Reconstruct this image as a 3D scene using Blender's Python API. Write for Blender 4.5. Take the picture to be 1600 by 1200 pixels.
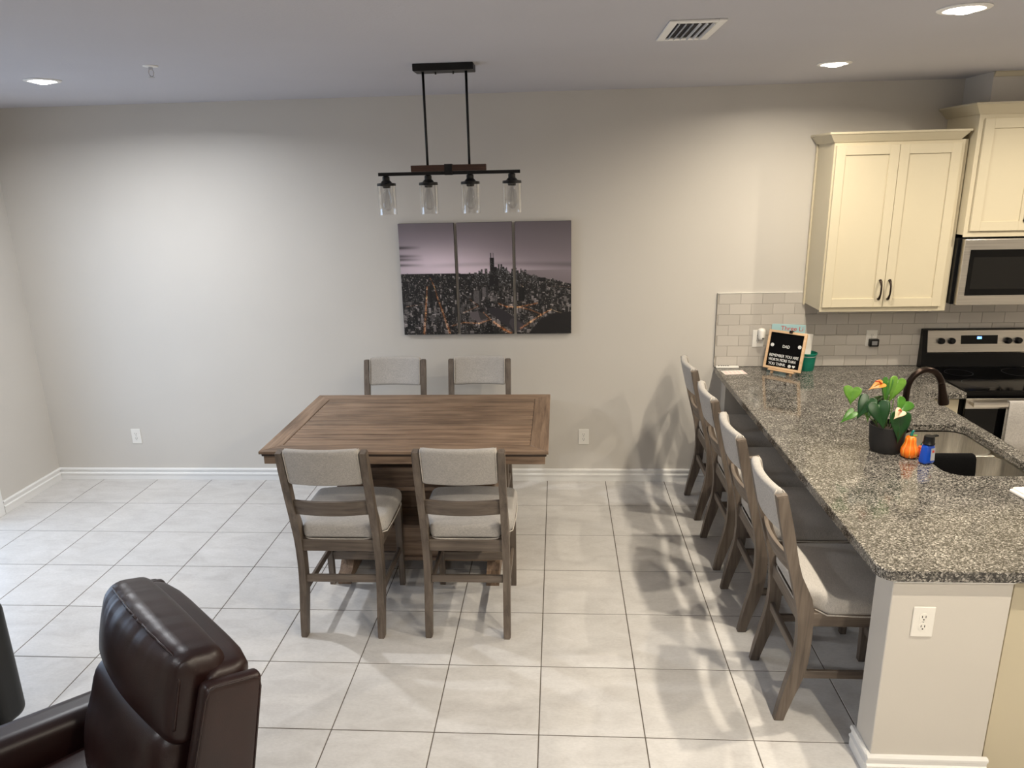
import bpy, bmesh, math, random
import numpy as np
from mathutils import Vector, Matrix

for o in list(bpy.data.objects): bpy.data.objects.remove(o)
SC = bpy.context.scene
COL = SC.collection
PI = math.pi
R_ = math.radians

# ------------------------------------------------------------------ camera
cam_d = bpy.data.cameras.new('camera'); cam = bpy.data.objects.new('camera', cam_d); COL.objects.link(cam)
cam_d.sensor_width = 36.0; cam_d.lens = 25.561; cam_d.clip_start = 0.05
CR = Matrix(((0.9979048, 0.0606257, -0.0225937), (0.0050875, 0.2746027, 0.9615443), (0.0644986, -0.9596447, 0.2737189)))
cam.matrix_world = Matrix.Translation((0.0942, -5.2881, 2.2966)) @ CR.transposed().to_4x4()
SC.camera = cam

# ------------------------------------------------------------------ world, exposure
W_ = bpy.data.worlds.new('daylight'); SC.world = W_; W_.use_nodes = True
bg = W_.node_tree.nodes['Background']; bg.inputs[0].default_value = (0.62, 0.78, 1.0, 1); bg.inputs[1].default_value = 3.4
vs = SC.view_settings; vs.view_transform = 'Standard'; vs.look = 'None'; vs.gamma = 1.0; vs.use_curve_mapping = False
vs.exposure = 0.0

CEIL = 2.85
WARM = (1.0, 0.89, 0.72); COOL = (0.95, 0.97, 1.0)
# (x, y, watts, colour, label) of the recessed downlights
DOWNLIGHTS = [(-2.65, -1.27, 37, COOL, 'lit round recessed downlight in the ceiling over the bare left wall'),
              (1.59, -0.93, 20, WARM, 'lit round recessed downlight in front of the upper cabinets'),
              (1.57, -2.28, 29, WARM, 'lit round recessed downlight over the peninsula, nearest the camera'),
              (1.57, -3.70, 34, WARM, 'lit round recessed downlight behind the peninsula end, above the frame'),
              (1.57, -5.10, 46, WARM, 'added round downlight right of the camera, out of view, brightening the peninsula end'),  # unseen lamp, added so its light grazes the peninsula's end wall
              (3.05, -1.45, 32, WARM, 'lit round recessed downlight over the kitchen aisle, right of the frame'),
              (-2.65, -4.2, 16, COOL, 'lit round recessed downlight over the recliners, above the frame'),
              (-0.5, -6.2, 26, COOL, 'lit round recessed downlight behind the camera')]

# ------------------------------------------------------------------ materials
MATS = {}
def newmat(name):
    m = bpy.data.materials.new(name); m.use_nodes = True
    nt = m.node_tree; b = nt.nodes['Principled BSDF']
    return m, nt, b
def lin(c):
    return tuple(((v/255.0)/12.92 if v/255.0 <= 0.04045 else ((v/255.0+0.055)/1.055)**2.4) for v in c) + (1.0,)
def N(nt, t, **kw):
    n = nt.nodes.new(t)
    for k, v in kw.items(): setattr(n, k, v)
    return n
def coords(nt, scale=(1,1,1), kind='Object'):
    tc = N(nt, 'ShaderNodeTexCoord'); mp = N(nt, 'ShaderNodeMapping')
    mp.inputs['Scale'].default_value = scale
    nt.links.new(tc.outputs[kind], mp.inputs[0]); return mp.outputs[0]
def noise(nt, vec, scale, detail=4, rough=0.55, dist=0.0):
    n = N(nt, 'ShaderNodeTexNoise'); n.inputs['Scale'].default_value = scale; n.inputs['Detail'].default_value = detail
    n.inputs['Roughness'].default_value = rough; n.inputs['Distortion'].default_value = dist
    nt.links.new(vec, n.inputs['Vector']); return n.outputs[0]
def ramp(nt, fac, stops, interp='LINEAR'):
    r = N(nt, 'ShaderNodeValToRGB'); cr = r.color_ramp; cr.interpolation = interp
    while len(cr.elements) < len(stops): cr.elements.new(0.5)
    for e, (p, c) in zip(cr.elements, stops): e.position = p; e.color = c
    nt.links.new(fac, r.inputs[0]); return r.outputs[0]
def bump(nt, b, h, strength, dist=0.01):
    n = N(nt, 'ShaderNodeBump'); n.inputs['Strength'].default_value = strength; n.inputs['Distance'].default_value = dist
    nt.links.new(h, n.inputs['Height']); nt.links.new(n.outputs[0], b.inputs['Normal'])
def mixc(nt, a, b_, fac, mode='MIX'):
    m = N(nt, 'ShaderNodeMix', data_type='RGBA', blend_type=mode)
    for sock, v in ((m.inputs[0], fac), (m.inputs[6], a), (m.inputs[7], b_)):
        if hasattr(v, 'is_linked'): nt.links.new(v, sock)
        else: sock.default_value = v
    return m.outputs[2]
def plain(name, rgb, rough=0.5, metal=0.0, spec=0.5, bumpy=None, coat=0.0):
    m, nt, b = newmat(name)
    b.inputs['Base Color'].default_value = lin(rgb); b.inputs['Roughness'].default_value = rough
    b.inputs['Metallic'].default_value = metal; b.inputs['Specular IOR Level'].default_value = spec
    b.inputs['Coat Weight'].default_value = coat
    v = coords(nt)
    s, st = bumpy if bumpy else (60, 0.02)
    n = noise(nt, v, s, 3); bump(nt, b, n, st)
    MATS[name] = m; return m
def emit(name, rgb, s):
    m, nt, b = newmat(name)
    b.inputs['Emission Color'].default_value = rgb + (1,); b.inputs['Emission Strength'].default_value = s
    b.inputs['Base Color'].default_value = (1, 1, 1, 1); MATS[name] = m; return m
def wood(name, axis, dark, mid, light, rough=0.5, rnd=0.12):
    m, nt, b = newmat(name)
    sc = [26.0, 26.0, 26.0]; sc['xyz'.index(axis)] = 1.6
    v = coords(nt, tuple(sc)); oi = N(nt, 'ShaderNodeObjectInfo')
    add = N(nt, 'ShaderNodeVectorMath', operation='ADD'); nt.links.new(v, add.inputs[0])
    mul = N(nt, 'ShaderNodeMath', operation='MULTIPLY'); mul.inputs[1].default_value = 37.0; nt.links.new(oi.outputs['Random'], mul.inputs[0])
    nt.links.new(mul.outputs[0], add.inputs[1])
    n1 = noise(nt, add.outputs[0], 1.6, 8, 0.6, 0.4)
    c = ramp(nt, n1, [(0.30, lin(dark)), (0.50, lin(mid)), (0.72, lin(light))])
    v2 = coords(nt, (3, 3, 3)); n2 = noise(nt, v2, 1.5, 2)
    c2 = mixc(nt, c, ramp(nt, n2, [(0.3, (0.80, 0.78, 0.76, 1)), (0.7, (1.08, 1.06, 1.04, 1))]), 1.0, 'MULTIPLY')
    rr = N(nt, 'ShaderNodeMapRange'); rr.inputs['To Min'].default_value = 1-rnd; rr.inputs['To Max'].default_value = 1+rnd
    nt.links.new(oi.outputs['Random'], rr.inputs[0])
    hs = N(nt, 'ShaderNodeHueSaturation'); nt.links.new(rr.outputs[0], hs.inputs['Value']); nt.links.new(c2, hs.inputs['Color'])
    nt.links.new(hs.outputs[0], b.inputs['Base Color']); b.inputs['Roughness'].default_value = rough
    bump(nt, b, n1, 0.12, 0.004); MATS[name] = m; return m
WD = ((86, 77, 69), (110, 99, 89), (130, 119, 108))
for ax in 'xyz': wood('chair_wood_'+ax, ax, *WD, rnd=0.06)
TD = ((96, 77, 61), (136, 113, 93), (164, 141, 119))
wood('table_wood_x', 'x', *TD); wood('table_wood_y', 'y', *TD); wood('table_wood_z', 'z', *TD)
wood('plank_wood', 'x', *TD, rnd=0.2)
wood('groove_wood', 'x', (48, 36, 28), (60, 46, 36), (70, 54, 43))
wood('beam_wood', 'x', (52, 32, 24), (74, 47, 34), (92, 60, 44))
wood('pale_wood', 'x', (214, 178, 138), (226, 192, 152), (236, 205, 168), rnd=0.03)

def paint(name, rgb, s=140, st=0.06, rough=0.6, v_=0.02):
    m, nt, b = newmat(name)
    v = coords(nt); n = noise(nt, v, s, 3)
    n2 = noise(nt, v, 1.3, 2)
    a = tuple(x*(1-v_) for x in lin(rgb)[:3])+(1,); c = tuple(min(1, x*(1+v_)) for x in lin(rgb)[:3])+(1,)
    nt.links.new(ramp(nt, n2, [(0.3, a), (0.7, c)]), b.inputs['Base Color'])
    b.inputs['Roughness'].default_value = rough; bump(nt, b, n, st, 0.004); MATS[name] = m; return m
paint('wall_paint', (208, 203, 195), rough=0.45); paint('ceiling_paint', (192, 191, 197), 60, 0.25, 0.8)
paint('trim_paint', (240, 239, 236), 90, 0.02, 0.35); paint('cabinet_paint', (203, 193, 168), 50, 0.01, 0.5)
paint('plate_white', (236, 233, 226), 90, 0.01, 0.3)

def fabric(name, rgb):
    m, nt, b = newmat(name)
    v = coords(nt, (1, 1, 1)); va = coords(nt, (60, 900, 500)); vb = coords(nt, (900, 500, 60))
    n1 = noise(nt, va, 1, 2); n2 = noise(nt, vb, 1, 2); n3 = noise(nt, v, 9, 4)
    mx = N(nt, 'ShaderNodeMath', operation='ADD'); nt.links.new(n1, mx.inputs[0]); nt.links.new(n2, mx.inputs[1])
    hf = N(nt, 'ShaderNodeMath', operation='MULTIPLY'); hf.inputs[1].default_value = 0.5; nt.links.new(mx.outputs[0], hf.inputs[0])
    d = tuple(x*0.62 for x in lin(rgb)[:3])+(1,); l = tuple(min(1, x*1.25) for x in lin(rgb)[:3])+(1,)
    c = ramp(nt, hf.outputs[0], [(0.32, d), (0.68, l)])
    c2 = mixc(nt, c, ramp(nt, n3, [(0.3, (0.93,)*3+(1,)), (0.7, (1.04,)*3+(1,))]), 1.0, 'MULTIPLY')
    nt.links.new(c2, b.inputs['Base Color']); b.inputs['Roughness'].default_value = 0.92
    b.inputs['Sheen Weight'].default_value = 0.15; bump(nt, b, hf.outputs[0], 0.25, 0.003); MATS[name] = m
fabric('linen', (186, 181, 175)); fabric('linen_welt', (205, 198, 188)); fabric('towel_gray', (178, 174, 170))

def leather(name, a, c, rough=0.36):
    m, nt, b = newmat(name)
    v = coords(nt); n1 = noise(nt, v, 5, 4); vo = N(nt, 'ShaderNodeTexVoronoi'); vo.inputs['Scale'].default_value = 260
    nt.links.new(v, vo.inputs['Vector'])
    nt.links.new(ramp(nt, n1, [(0.3, lin(a)), (0.7, lin(c))]), b.inputs['Base Color'])
    b.inputs['Roughness'].default_value = rough; bump(nt, b, vo.outputs['Distance'], 0.08, 0.002); MATS[name] = m
leather('brown_leather', (30, 14, 12), (44, 22, 19), 0.38); leather('black_leather', (16, 17, 16), (24, 25, 23), 0.45)

# floor tile: pale warm grey porcelain with faint cloudy streaks
m, nt, b = newmat('floor_tile'); MATS['floor_tile'] = m
oi = N(nt, 'ShaderNodeObjectInfo'); v = coords(nt, (1, 2.2, 1)); add = N(nt, 'ShaderNodeVectorMath', operation='ADD'); nt.links.new(v, add.inputs[0])
mul = N(nt, 'ShaderNodeMath', operation='MULTIPLY'); mul.inputs[1].default_value = 53.0; nt.links.new(oi.outputs['Random'], mul.inputs[0]); nt.links.new(mul.outputs[0], add.inputs[1])
n1 = noise(nt, add.outputs[0], 5, 6, 0.6, 0.8); n2 = noise(nt, add.outputs[0], 60, 3)
c1 = ramp(nt, n1, [(0.28, lin((200, 196, 192))), (0.5, lin((211, 208, 204))), (0.75, lin((220, 217, 214)))])
c2 = mixc(nt, c1, ramp(nt, n2, [(0.35, (0.95,)*3+(1,)), (0.65, (1.03,)*3+(1,))]), 1.0, 'MULTIPLY')
rr = N(nt, 'ShaderNodeMapRange'); rr.inputs['To Min'].default_value = 0.975; rr.inputs['To Max'].default_value = 1.025; nt.links.new(oi.outputs['Random'], rr.inputs[0])
hs = N(nt, 'ShaderNodeHueSaturation'); nt.links.new(rr.outputs[0], hs.inputs['Value']); nt.links.new(c2, hs.inputs['Color']); nt.links.new(hs.outputs[0], b.inputs['Base Color'])
b.inputs['Roughness'].default_value = 0.34; b.inputs['Specular IOR Level'].default_value = 0.45; bump(nt, b, n1, 0.04, 0.003)
# floor slab beneath: grout colour, with the tile pattern carried on by the material far from the photograph's view
m, nt, b = newmat('floor_slab'); MATS['floor_slab'] = m
T = 0.4515
br = N(nt, 'ShaderNodeTexBrick'); br.offset = 0.0; br.inputs['Scale'].default_value = 1.0; br.inputs['Brick Width'].default_value = T; br.inputs['Row Height'].default_value = T
br.inputs['Mortar Size'].default_value = 0.002; br.inputs['Color1'].default_value = lin((198, 194, 188)); br.inputs['Color2'].default_value = lin((202, 198, 192)); br.inputs['Mortar'].default_value = lin((112, 104, 96))
nt.links.new(coords(nt), br.inputs[0]); nt.links.new(br.outputs[0], b.inputs['Base Color']); b.inputs['Roughness'].default_value = 0.5
plain('grout', (100, 92, 84), 0.9); plain('splash_grout', (178, 171, 162), 0.9)
# glossy grey wall tile
m, nt, b = newmat('subway_tile'); MATS['subway_tile'] = m
oi = N(nt, 'ShaderNodeObjectInfo'); c = ramp(nt, oi.outputs['Random'], [(0, lin((190, 184, 176))), (1, lin((200, 194, 186)))])
nt.links.new(c, b.inputs['Base Color']); b.inputs['Roughness'].default_value = 0.14; bump(nt, b, noise(nt, coords(nt), 18, 2), 0.05, 0.004)
# granite
m, nt, b = newmat('granite'); MATS['granite'] = m
v = coords(nt, (1.0, 1.6, 1.0)); wv = noise(nt, v, 30, 3); 
vm = N(nt, 'ShaderNodeVectorMath', operation='MULTIPLY_ADD'); nt.links.new(v, vm.inputs[0]); vm.inputs[1].default_value = (1, 1, 1)
cw = N(nt, 'ShaderNodeVectorMath', operation='SCALE'); cw.inputs[3].default_value = 0.02
nn = N(nt, 'ShaderNodeTexNoise'); nn.inputs['Scale'].default_value = 40; nt.links.new(v, nn.inputs['Vector']); nt.links.new(nn.outputs[1], cw.inputs[0]); nt.links.new(cw.outputs[0], vm.inputs[2])
vo = N(nt, 'ShaderNodeTexVoronoi'); vo.inputs['Scale'].default_value = 190; nt.links.new(vm.outputs[0], vo.inputs['Vector'])
sp = N(nt, 'ShaderNodeSeparateColor'); nt.links.new(vo.outputs['Color'], sp.inputs[0])
g1 = ramp(nt, sp.outputs[0], [(0.0, lin((28, 27, 26))), (0.25, lin((56, 54, 52))), (0.45, lin((84, 82, 78))), (0.65, lin((112, 109, 104))), (0.85, lin((146, 142, 136))), (1.0, lin((190, 186, 179)))])
g2 = ramp(nt, noise(nt, v, 7, 4), [(0.35, (0.72, 0.71, 0.70, 1)), (0.65, (1.05, 1.04, 1.02, 1))])
nt.links.new(mixc(nt, g1, g2, 1.0, 'MULTIPLY'), b.inputs['Base Color']); b.inputs['Roughness'].default_value = 0.09; b.inputs['Specular IOR Level'].default_value = 0.6

plain('black_metal', (22, 21, 21), 0.45, 0.3); plain('bronze', (48, 38, 33), 0.28, 0.85); plain('chrome', (205, 205, 205), 0.12, 1.0)
def brushed(name, rgb, axis=0, rough=0.28):
    m, nt, b = newmat(name); sc = [300, 300, 300]; sc[axis] = 3
    n = noise(nt, coords(nt, tuple(sc)), 1, 2); nt.links.new(ramp(nt, n, [(0.3, lin(tuple(int(x*0.9) for x in rgb))), (0.7, lin(rgb))]), b.inputs['Base Color'])
    b.inputs['Metallic'].default_value = 1.0; b.inputs['Roughness'].default_value = rough; bump(nt, b, n, 0.05, 0.001); MATS[name] = m
brushed('stainless', (216, 211, 203), 0, 0.34); brushed('sink_steel', (228, 224, 216), 2, 0.34)
plain('black_glass', (5, 5, 6), 0.06, 0.0, 0.25); plain('black_enamel', (9, 9, 10), 0.3, 0.0, 0.25); plain('dark_window', (26, 25, 24), 0.15, 0.0, 0.25); plain('burner_mark', (38, 38, 40), 0.3)
plain('black_plastic', (12, 12, 13), 0.4, 0.0, 0.35); plain('felt_black', (10, 10, 11), 0.95, 0.0, 0.1); plain('letter_white', (240, 240, 238), 0.5)
plain('pot_black', (36, 35, 36), 0.6); plain('soil', (44, 34, 27), 0.95, bumpy=(90, 0.8))
plain('green_plastic', (12, 122, 100), 0.45); plain('paper_white', (238, 232, 224), 0.8); plain('book_blue', (172, 208, 212), 0.6); plain('ink_red', (205, 76, 62), 0.7)
plain('card_pink', (236, 212, 206), 0.7); plain('cloth_black', (9, 9, 10), 0.95, 0.0, 0.1, bumpy=(200, 0.5)); plain('vent_shade', (40, 38, 44), 0.8)
plain('device_gray', (150, 150, 152), 0.3); plain('slot_dark', (50, 44, 40), 0.7); plain('soap_blue', (10, 74, 190), 0.15, coat=0.4); plain('label_silver', (176, 178, 184), 0.4)
plain('gourd_orange', (240, 118, 22), 0.22, coat=0.5); plain('gourd_gold', (248, 180, 70), 0.25); plain('teal_glaze', (28, 120, 112), 0.25); plain('gourd_red', (214, 84, 50), 0.25)
plain('stem_green', (96, 128, 62), 0.5); plain('spathe_amber', (186, 122, 34), 0.4); plain('spathe_pale', (222, 190, 158), 0.45); plain('spadix', (206, 84, 40), 0.5)
def leafmat(name, a, c):
    m, nt, b = newmat(name); n = noise(nt, coords(nt), 22, 4)
    nt.links.new(ramp(nt, n, [(0.3, lin(a)), (0.7, lin(c))]), b.inputs['Base Color']); b.inputs['Roughness'].default_value = 0.3
    b.inputs['Subsurface Weight'].default_value = 0.0; MATS[name] = m
leafmat('leaf_dark', (20, 56, 24), (32, 74, 32)); leafmat('leaf_green', (50, 100, 28), (76, 128, 42)); leafmat('leaf_light', (84, 134, 44), (116, 160, 64))
def glass(name, tint=(1, 1, 1), rough=0.0, mixv=0.12):
    m, nt, b = newmat(name); nt.nodes.remove(b)
    tr = N(nt, 'ShaderNodeBsdfTransparent'); tr.inputs[0].default_value = tint+(1,); gl = N(nt, 'ShaderNodeBsdfGlossy'); gl.inputs['Roughness'].default_value = rough
    lw = N(nt, 'ShaderNodeLayerWeight'); lw.inputs[0].default_value = 0.25
    mr = N(nt, 'ShaderNodeMapRange'); mr.inputs['To Min'].default_value = mixv*0.5; mr.inputs['To Max'].default_value = 0.75; nt.links.new(lw.outputs['Facing'], mr.inputs[0])
    mx = N(nt, 'ShaderNodeMixShader'); nt.links.new(mr.outputs[0], mx.inputs[0]); nt.links.new(tr.outputs[0], mx.inputs[1]); nt.links.new(gl.outputs[0], mx.inputs[2])
    nt.links.new(mx.outputs[0], nt.nodes['Material Output'].inputs[0]); MATS[name] = m
glass('clear_glass', (0.975, 0.975, 0.975)); glass('window_glass', (0.97, 0.98, 1.0))
emit('lamp_lens', (1.0, 0.93, 0.82), 22.0); emit('lamp_lens_cool', (1.0, 0.98, 0.95), 22.0); emit('clock_blue', (0.05, 0.28, 1.0), 6.0)
m, nt, b = newmat('print'); MATS['print'] = m
at = N(nt, 'ShaderNodeVertexColor'); at.layer_name = 'print'; nt.links.new(at.outputs[0], b.inputs['Base Color']); b.inputs['Roughness'].default_value = 0.55
plain('canvas_edge', (40, 34, 36), 0.8)

# ------------------------------------------------------------------ mesh helpers
class MB:
    def __init__(s): s.bm = bmesh.new()
    def box(s, a, b, bev=0.0, seg=1):
        x0, y0, z0 = [min(p, q) for p, q in zip(a, b)]; x1, y1, z1 = [max(p, q) for p, q in zip(a, b)]
        vs_ = [s.bm.verts.new(p) for p in ((x0,y0,z0),(x1,y0,z0),(x1,y1,z0),(x0,y1,z0),(x0,y0,z1),(x1,y0,z1),(x1,y1,z1),(x0,y1,z1))]
        fs = [s.bm.faces.new([vs_[i] for i in f]) for f in ((3,2,1,0),(4,5,6,7),(0,1,5,4),(1,2,6,5),(2,3,7,6),(3,0,4,7))]
        if bev > 0:
            es = list({e for f in fs for e in f.edges})
            bmesh.ops.bevel(s.bm, geom=es, offset=bev, segments=seg, affect='EDGES', profile=0.5)
        return s
    def hexa(s, bot, top):      # two quads of matching order
        vb = [s.bm.verts.new(p) for p in bot]; vt = [s.bm.verts.new(p) for p in top]; n = len(vb)
        s.bm.faces.new(vb[::-1]); s.bm.faces.new(vt)
        for i in range(n): s.bm.faces.new((vb[i], vb[(i+1) % n], vt[(i+1) % n], vt[i]))
        return s
    def prism(s, poly, axis, a, b):   # poly: 2D outline, extruded along axis from a to b
        def P(u, v, w): return {'x': (w, u, v), 'y': (u, w, v), 'z': (u, v, w)}[axis]
        A = [s.bm.verts.new(P(u, v, a)) for u, v in poly]; B = [s.bm.verts.new(P(u, v, b)) for u, v in poly]; n = len(A)
        s.bm.faces.new(A); s.bm.faces.new(B[::-1])
        for i in range(n): s.bm.faces.new((A[i], B[i], B[(i+1) % n], A[(i+1) % n]))
        return s
    def tube(s, pts, r, seg=10, cap=True, closed=False):
        pts = [Vector(p) for p in pts]; n = len(pts); rs = r if isinstance(r, (list, tuple)) else [r]*n
        rings = []; up = None
        for i, p in enumerate(pts):
            t = ((pts[(i+1) % n] - pts[i-1]) if closed or 0 < i < n-1 else (pts[1]-pts[0] if i == 0 else pts[-1]-pts[-2])).normalized()
            if up is None: up = t.orthogonal().normalized()
            up = (up - t*up.dot(t)).normalized(); w = t.cross(up)
            rings.append([s.bm.verts.new(p + (up*math.cos(2*PI*k/seg) + w*math.sin(2*PI*k/seg))*rs[i]) for k in range(seg)])
        for i in range(n if closed else n-1):
            A, B = rings[i], rings[(i+1) % n]
            for k in range(seg): s.bm.faces.new((A[k], A[(k+1) % seg], B[(k+1) % seg], B[k]))
        if cap and not closed: s.bm.faces.new(rings[0][::-1]); s.bm.faces.new(rings[-1])
        return s
    def lathe(s, prof, c=(0, 0, 0), seg=24, mod=None):     # prof: (r, z)
        rings = []
        for r, z in prof:
            if r <= 1e-6: rings.append([s.bm.verts.new((c[0], c[1], c[2]+z))])
            else:
                rings.append([s.bm.verts.new((c[0] + r*(mod(2*PI*k/seg, z) if mod else 1)*math.cos(2*PI*k/seg), c[1] + r*(mod(2*PI*k/seg, z) if mod else 1)*math.sin(2*PI*k/seg), c[2]+z)) for k in range(seg)])
        for A, B in zip(rings[:-1], rings[1:]):
            for k in range(seg):
                k2 = (k+1) % seg
                if len(A) == 1 and len(B) == 1: continue
                if len(A) == 1: s.bm.faces.new((A[0], B[k2], B[k]))
                elif len(B) == 1: s.bm.faces.new((A[k], A[k2], B[0]))
                else: s.bm.faces.new((A[k], A[k2], B[k2], B[k]))
        return s
    def rbox(s, c, h, r, k=3, m=6, fn=None):      # rounded box: centre, half sizes, radius; fn deforms local points
        def ticks(hh):
            rr = min(r, hh*0.999); i = hh-rr
            return [-hh + rr*(1-math.cos(PI/2*j/k)) for j in range(k)] + [-i + 2*i*j/m for j in range(m)] + [i + rr*math.sin(PI/2*j/k) for j in range(k)] + [hh]
        tk = [ticks(x) for x in h]; cache = {}
        def V(p):
            key = tuple(round(x, 6) for x in p)
            if key not in cache:
                q = Vector(p); inn = Vector([max(-(hh-min(r, hh*0.999)), min(hh-min(r, hh*0.999), x)) for x, hh in zip(p, h)]); d = q-inn
                if d.length > 1e-9: q = inn + d.normalized()*min(r, min(h)*0.999 if False else r)
                if fn: q = Vector(fn(q))
                cache[key] = s.bm.verts.new(q + Vector(c))
            return cache[key]
        for ax in range(3):
            u, w = (ax+1) % 3, (ax+2) % 3
            for sg in (-1, 1):
                for i in range(len(tk[u])-1):
                    for j in range(len(tk[w])-1):
                        q = []
                        for a, b_ in ((i, j), (i+1, j), (i+1, j+1), (i, j+1)):
                            p = [0, 0, 0]; p[ax] = sg*h[ax]; p[u] = tk[u][a]; p[w] = tk[w][b_]; q.append(V(p))
                        if sg < 0: q = q[::-1]
                        if len(set(q)) >= 3:
                            try: s.bm.faces.new(q)
                            except ValueError: pass
        return s
    def obj(s, name, mat, parent=None, smooth=False, loc=None):
        bmesh.ops.recalc_face_normals(s.bm, faces=s.bm.faces[:])
        me = bpy.data.meshes.new(name); s.bm.to_mesh(me); s.bm.free()
        me.materials.append(MATS[mat])
        if smooth: me.shade_smooth() if smooth is True else smooth_angle(me, smooth)
        o = bpy.data.objects.new(name, me); COL.objects.link(o)
        if parent: o.parent = parent
        if loc: o.location = loc
        return o
def smooth_angle(me, ang):
    me.shade_smooth()
    bm = bmesh.new(); bm.from_mesh(me)
    for e in bm.edges:
        if len(e.link_faces) == 2 and e.calc_face_angle(0) > ang: e.smooth = False
    bm.to_mesh(me); bm.free()
SM = R_(38)
def thing(name, label, cat, loc=(0, 0, 0), rz=0.0, group=None):
    o = bpy.data.objects.new(name, None); COL.objects.link(o); o.empty_display_size = 0.1
    o.location = loc; o.rotation_euler = (0, 0, rz); tag(o, label, cat, group); return o
def tag(o, label, cat, group=None):
    o['label'] = label; o['category'] = cat
    if group: o['group'] = group
    return o
def struct(o, label=None, cat=None):
    o['kind'] = 'structure'
    if label: o['label'] = label
    o['category'] = cat or 'structure'
    return o
def copy_tree(o, parent=None):
    c = o.copy(); COL.objects.link(c); c.parent = parent
    for ch in list(o.children): copy_tree(ch, c)
    return c
def inst(name, me, parent, loc, rot=None):
    o = bpy.data.objects.new(name, me); COL.objects.link(o); o.parent = parent; o.location = loc
    if rot: o.rotation_euler = rot
    return o

# ------------------------------------------------------------------ room shell
XL, XR, YR = -3.98, 4.6, -8.6
fl = struct(MB().box((XL-0.1, YR-0.1, -0.12), (XR+0.1, 0.1, -0.004)).obj('floor', 'floor_slab'), 'pale grey square porcelain tile floor with dark grout', 'floor')
G = 0.0050
def tile_mesh(w, d):
    return MB().box((0, 0, -0.0045), (w, d, 0.0), 0.0012).obj('tmp', 'floor_tile')
tm = {}
for i in range(-9, 8):
    for j in range(0, 11):
        x0, x1 = max(i*T, XL), (i+1)*T; y1, y0 = -j*T, -(j+1)*T
        w, d = round(x1-x0-G, 4), round(y1-y0-G, 4)
        if (w, d) not in tm:
            o = tile_mesh(w, d); tm[(w, d)] = o.data; bpy.data.objects.remove(o)
        inst('tile', tm[(w, d)], fl, (x0+G/2, y0+G/2, 0))
gr = MB().box((XL, -11*T, -0.004), (8*T, 0, -0.0016)).obj('grout', 'grout', fl)

wb = struct(MB().box((XL-0.1, 0.0, -0.12), (XR+0.1, 0.1, CEIL+0.1)).obj('wall_back', 'wall_paint'), 'long greige painted wall behind the dining table', 'wall')
DY0, DY1, DZ = -2.72, -0.72, 2.10
m_ = MB(); m_.box((XL-0.1, YR, -0.12), (XL, DY0, CEIL+0.1)); m_.box((XL-0.1, DY1, -0.12), (XL, 0, CEIL+0.1)); m_.box((XL-0.1, DY0, DZ), (XL, DY1, CEIL+0.1)); m_.box((XL-0.1, DY0, -0.12), (XL, DY1, -0.001))
wl = struct(m_.obj('wall_left', 'wall_paint'), 'greige painted side wall at the left edge', 'wall')
wr = struct(MB().box((XR, YR, -0.12), (XR+0.1, 0, CEIL+0.1)).obj('wall_right', 'wall_paint'), 'greige painted kitchen side wall out of view', 'wall')
struct(MB().box((XL-0.1, YR-0.1, -0.12), (XR+0.1, YR, CEIL+0.1)).obj('wall_front', 'wall_paint'), 'greige wall behind the camera', 'wall')
ce = struct(MB().box((XL-0.1, YR-0.1, CEIL), (XR+0.1, 0.1, CEIL+0.12)).obj('ceiling', 'ceiling_paint'), 'pale grey lightly textured ceiling', 'ceiling')

# baseboards: stepped profile
BP = [(0, 0), (0.014, 0), (0.014, 0.044), (0.019, 0.047), (0.019, 0.057), (0.010, 0.062), (0.010, 0.080), (0.017, 0.084), (0.017, 0.094), (0.012, 0.100), (0, 0.100)]
def baseboard(name, prof_axis, fn, a, b_, label):
    return struct(MB().prism([fn(u, v) for u, v in BP], prof_axis, a, b_).obj(name, 'trim_paint'), label, 'baseboard')
baseboard('baseboard_back', 'x', lambda u, v: (-u-0.0002, v+0.0005), XL+0.001, 1.30, 'white stepped baseboard along the back wall')
baseboard('baseboard_left', 'y', lambda u, v: (XL+u+0.0002, v+0.0005), -0.645, -0.017, 'short white stepped baseboard at the left corner')
# sliding glass door in the left wall (its casing just enters the frame)
d1 = struct(thing('door_1', 'white sliding glass patio door with white casing in the left wall', 'door', (XL, (DY0+DY1)/2, 0)), None, 'door')
hw = (DY1-DY0)/2
for s_ in (-1, 1): MB().box((0.0005, s_*(hw-0.004), 0), (0.020, s_*(hw+0.066), DZ+0.066), 0.003).obj('casing', 'trim_paint', d1)
MB().box((0.0005, -hw+0.004, DZ-0.004), (0.020, hw-0.004, DZ+0.066), 0.003).obj('casing', 'trim_paint', d1)
for k, (a, b_) in enumerate(((-hw+0.005, 0.03), (-0.03, hw-0.005))):
    x = -0.075+0.035*k; m = MB()
    for p, q in (((a, 0.001), (a+0.06, DZ-0.006)), ((b_-0.06, 0.001), (b_, DZ-0.006)), ((a+0.06, 0.001), (b_-0.06, 0.08)), ((a+0.06, DZ-0.07), (b_-0.06, DZ-0.006))): m.box((x, p[0], p[1]), (x+0.03, q[0], q[1]), 0.002)
    sash = m.obj('sash', 'trim_paint', d1); MB().box((x+0.012, a+0.06, 0.08), (x+0.018, b_-0.06, DZ-0.07)).obj('pane', 'window_glass', sash)
pl_d = bpy.data.lights.new('door_portal', 'AREA'); pl_d.shape = 'RECTANGLE'; pl_d.size = DZ; pl_d.size_y = DY1-DY0; pl_d.cycles.is_portal = True
plo = bpy.data.objects.new('door_portal', pl_d); COL.objects.link(plo); plo.location = (XL-0.11, (DY0+DY1)/2, DZ/2); plo.rotation_euler = (0, R_(-90), 0)

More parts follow.
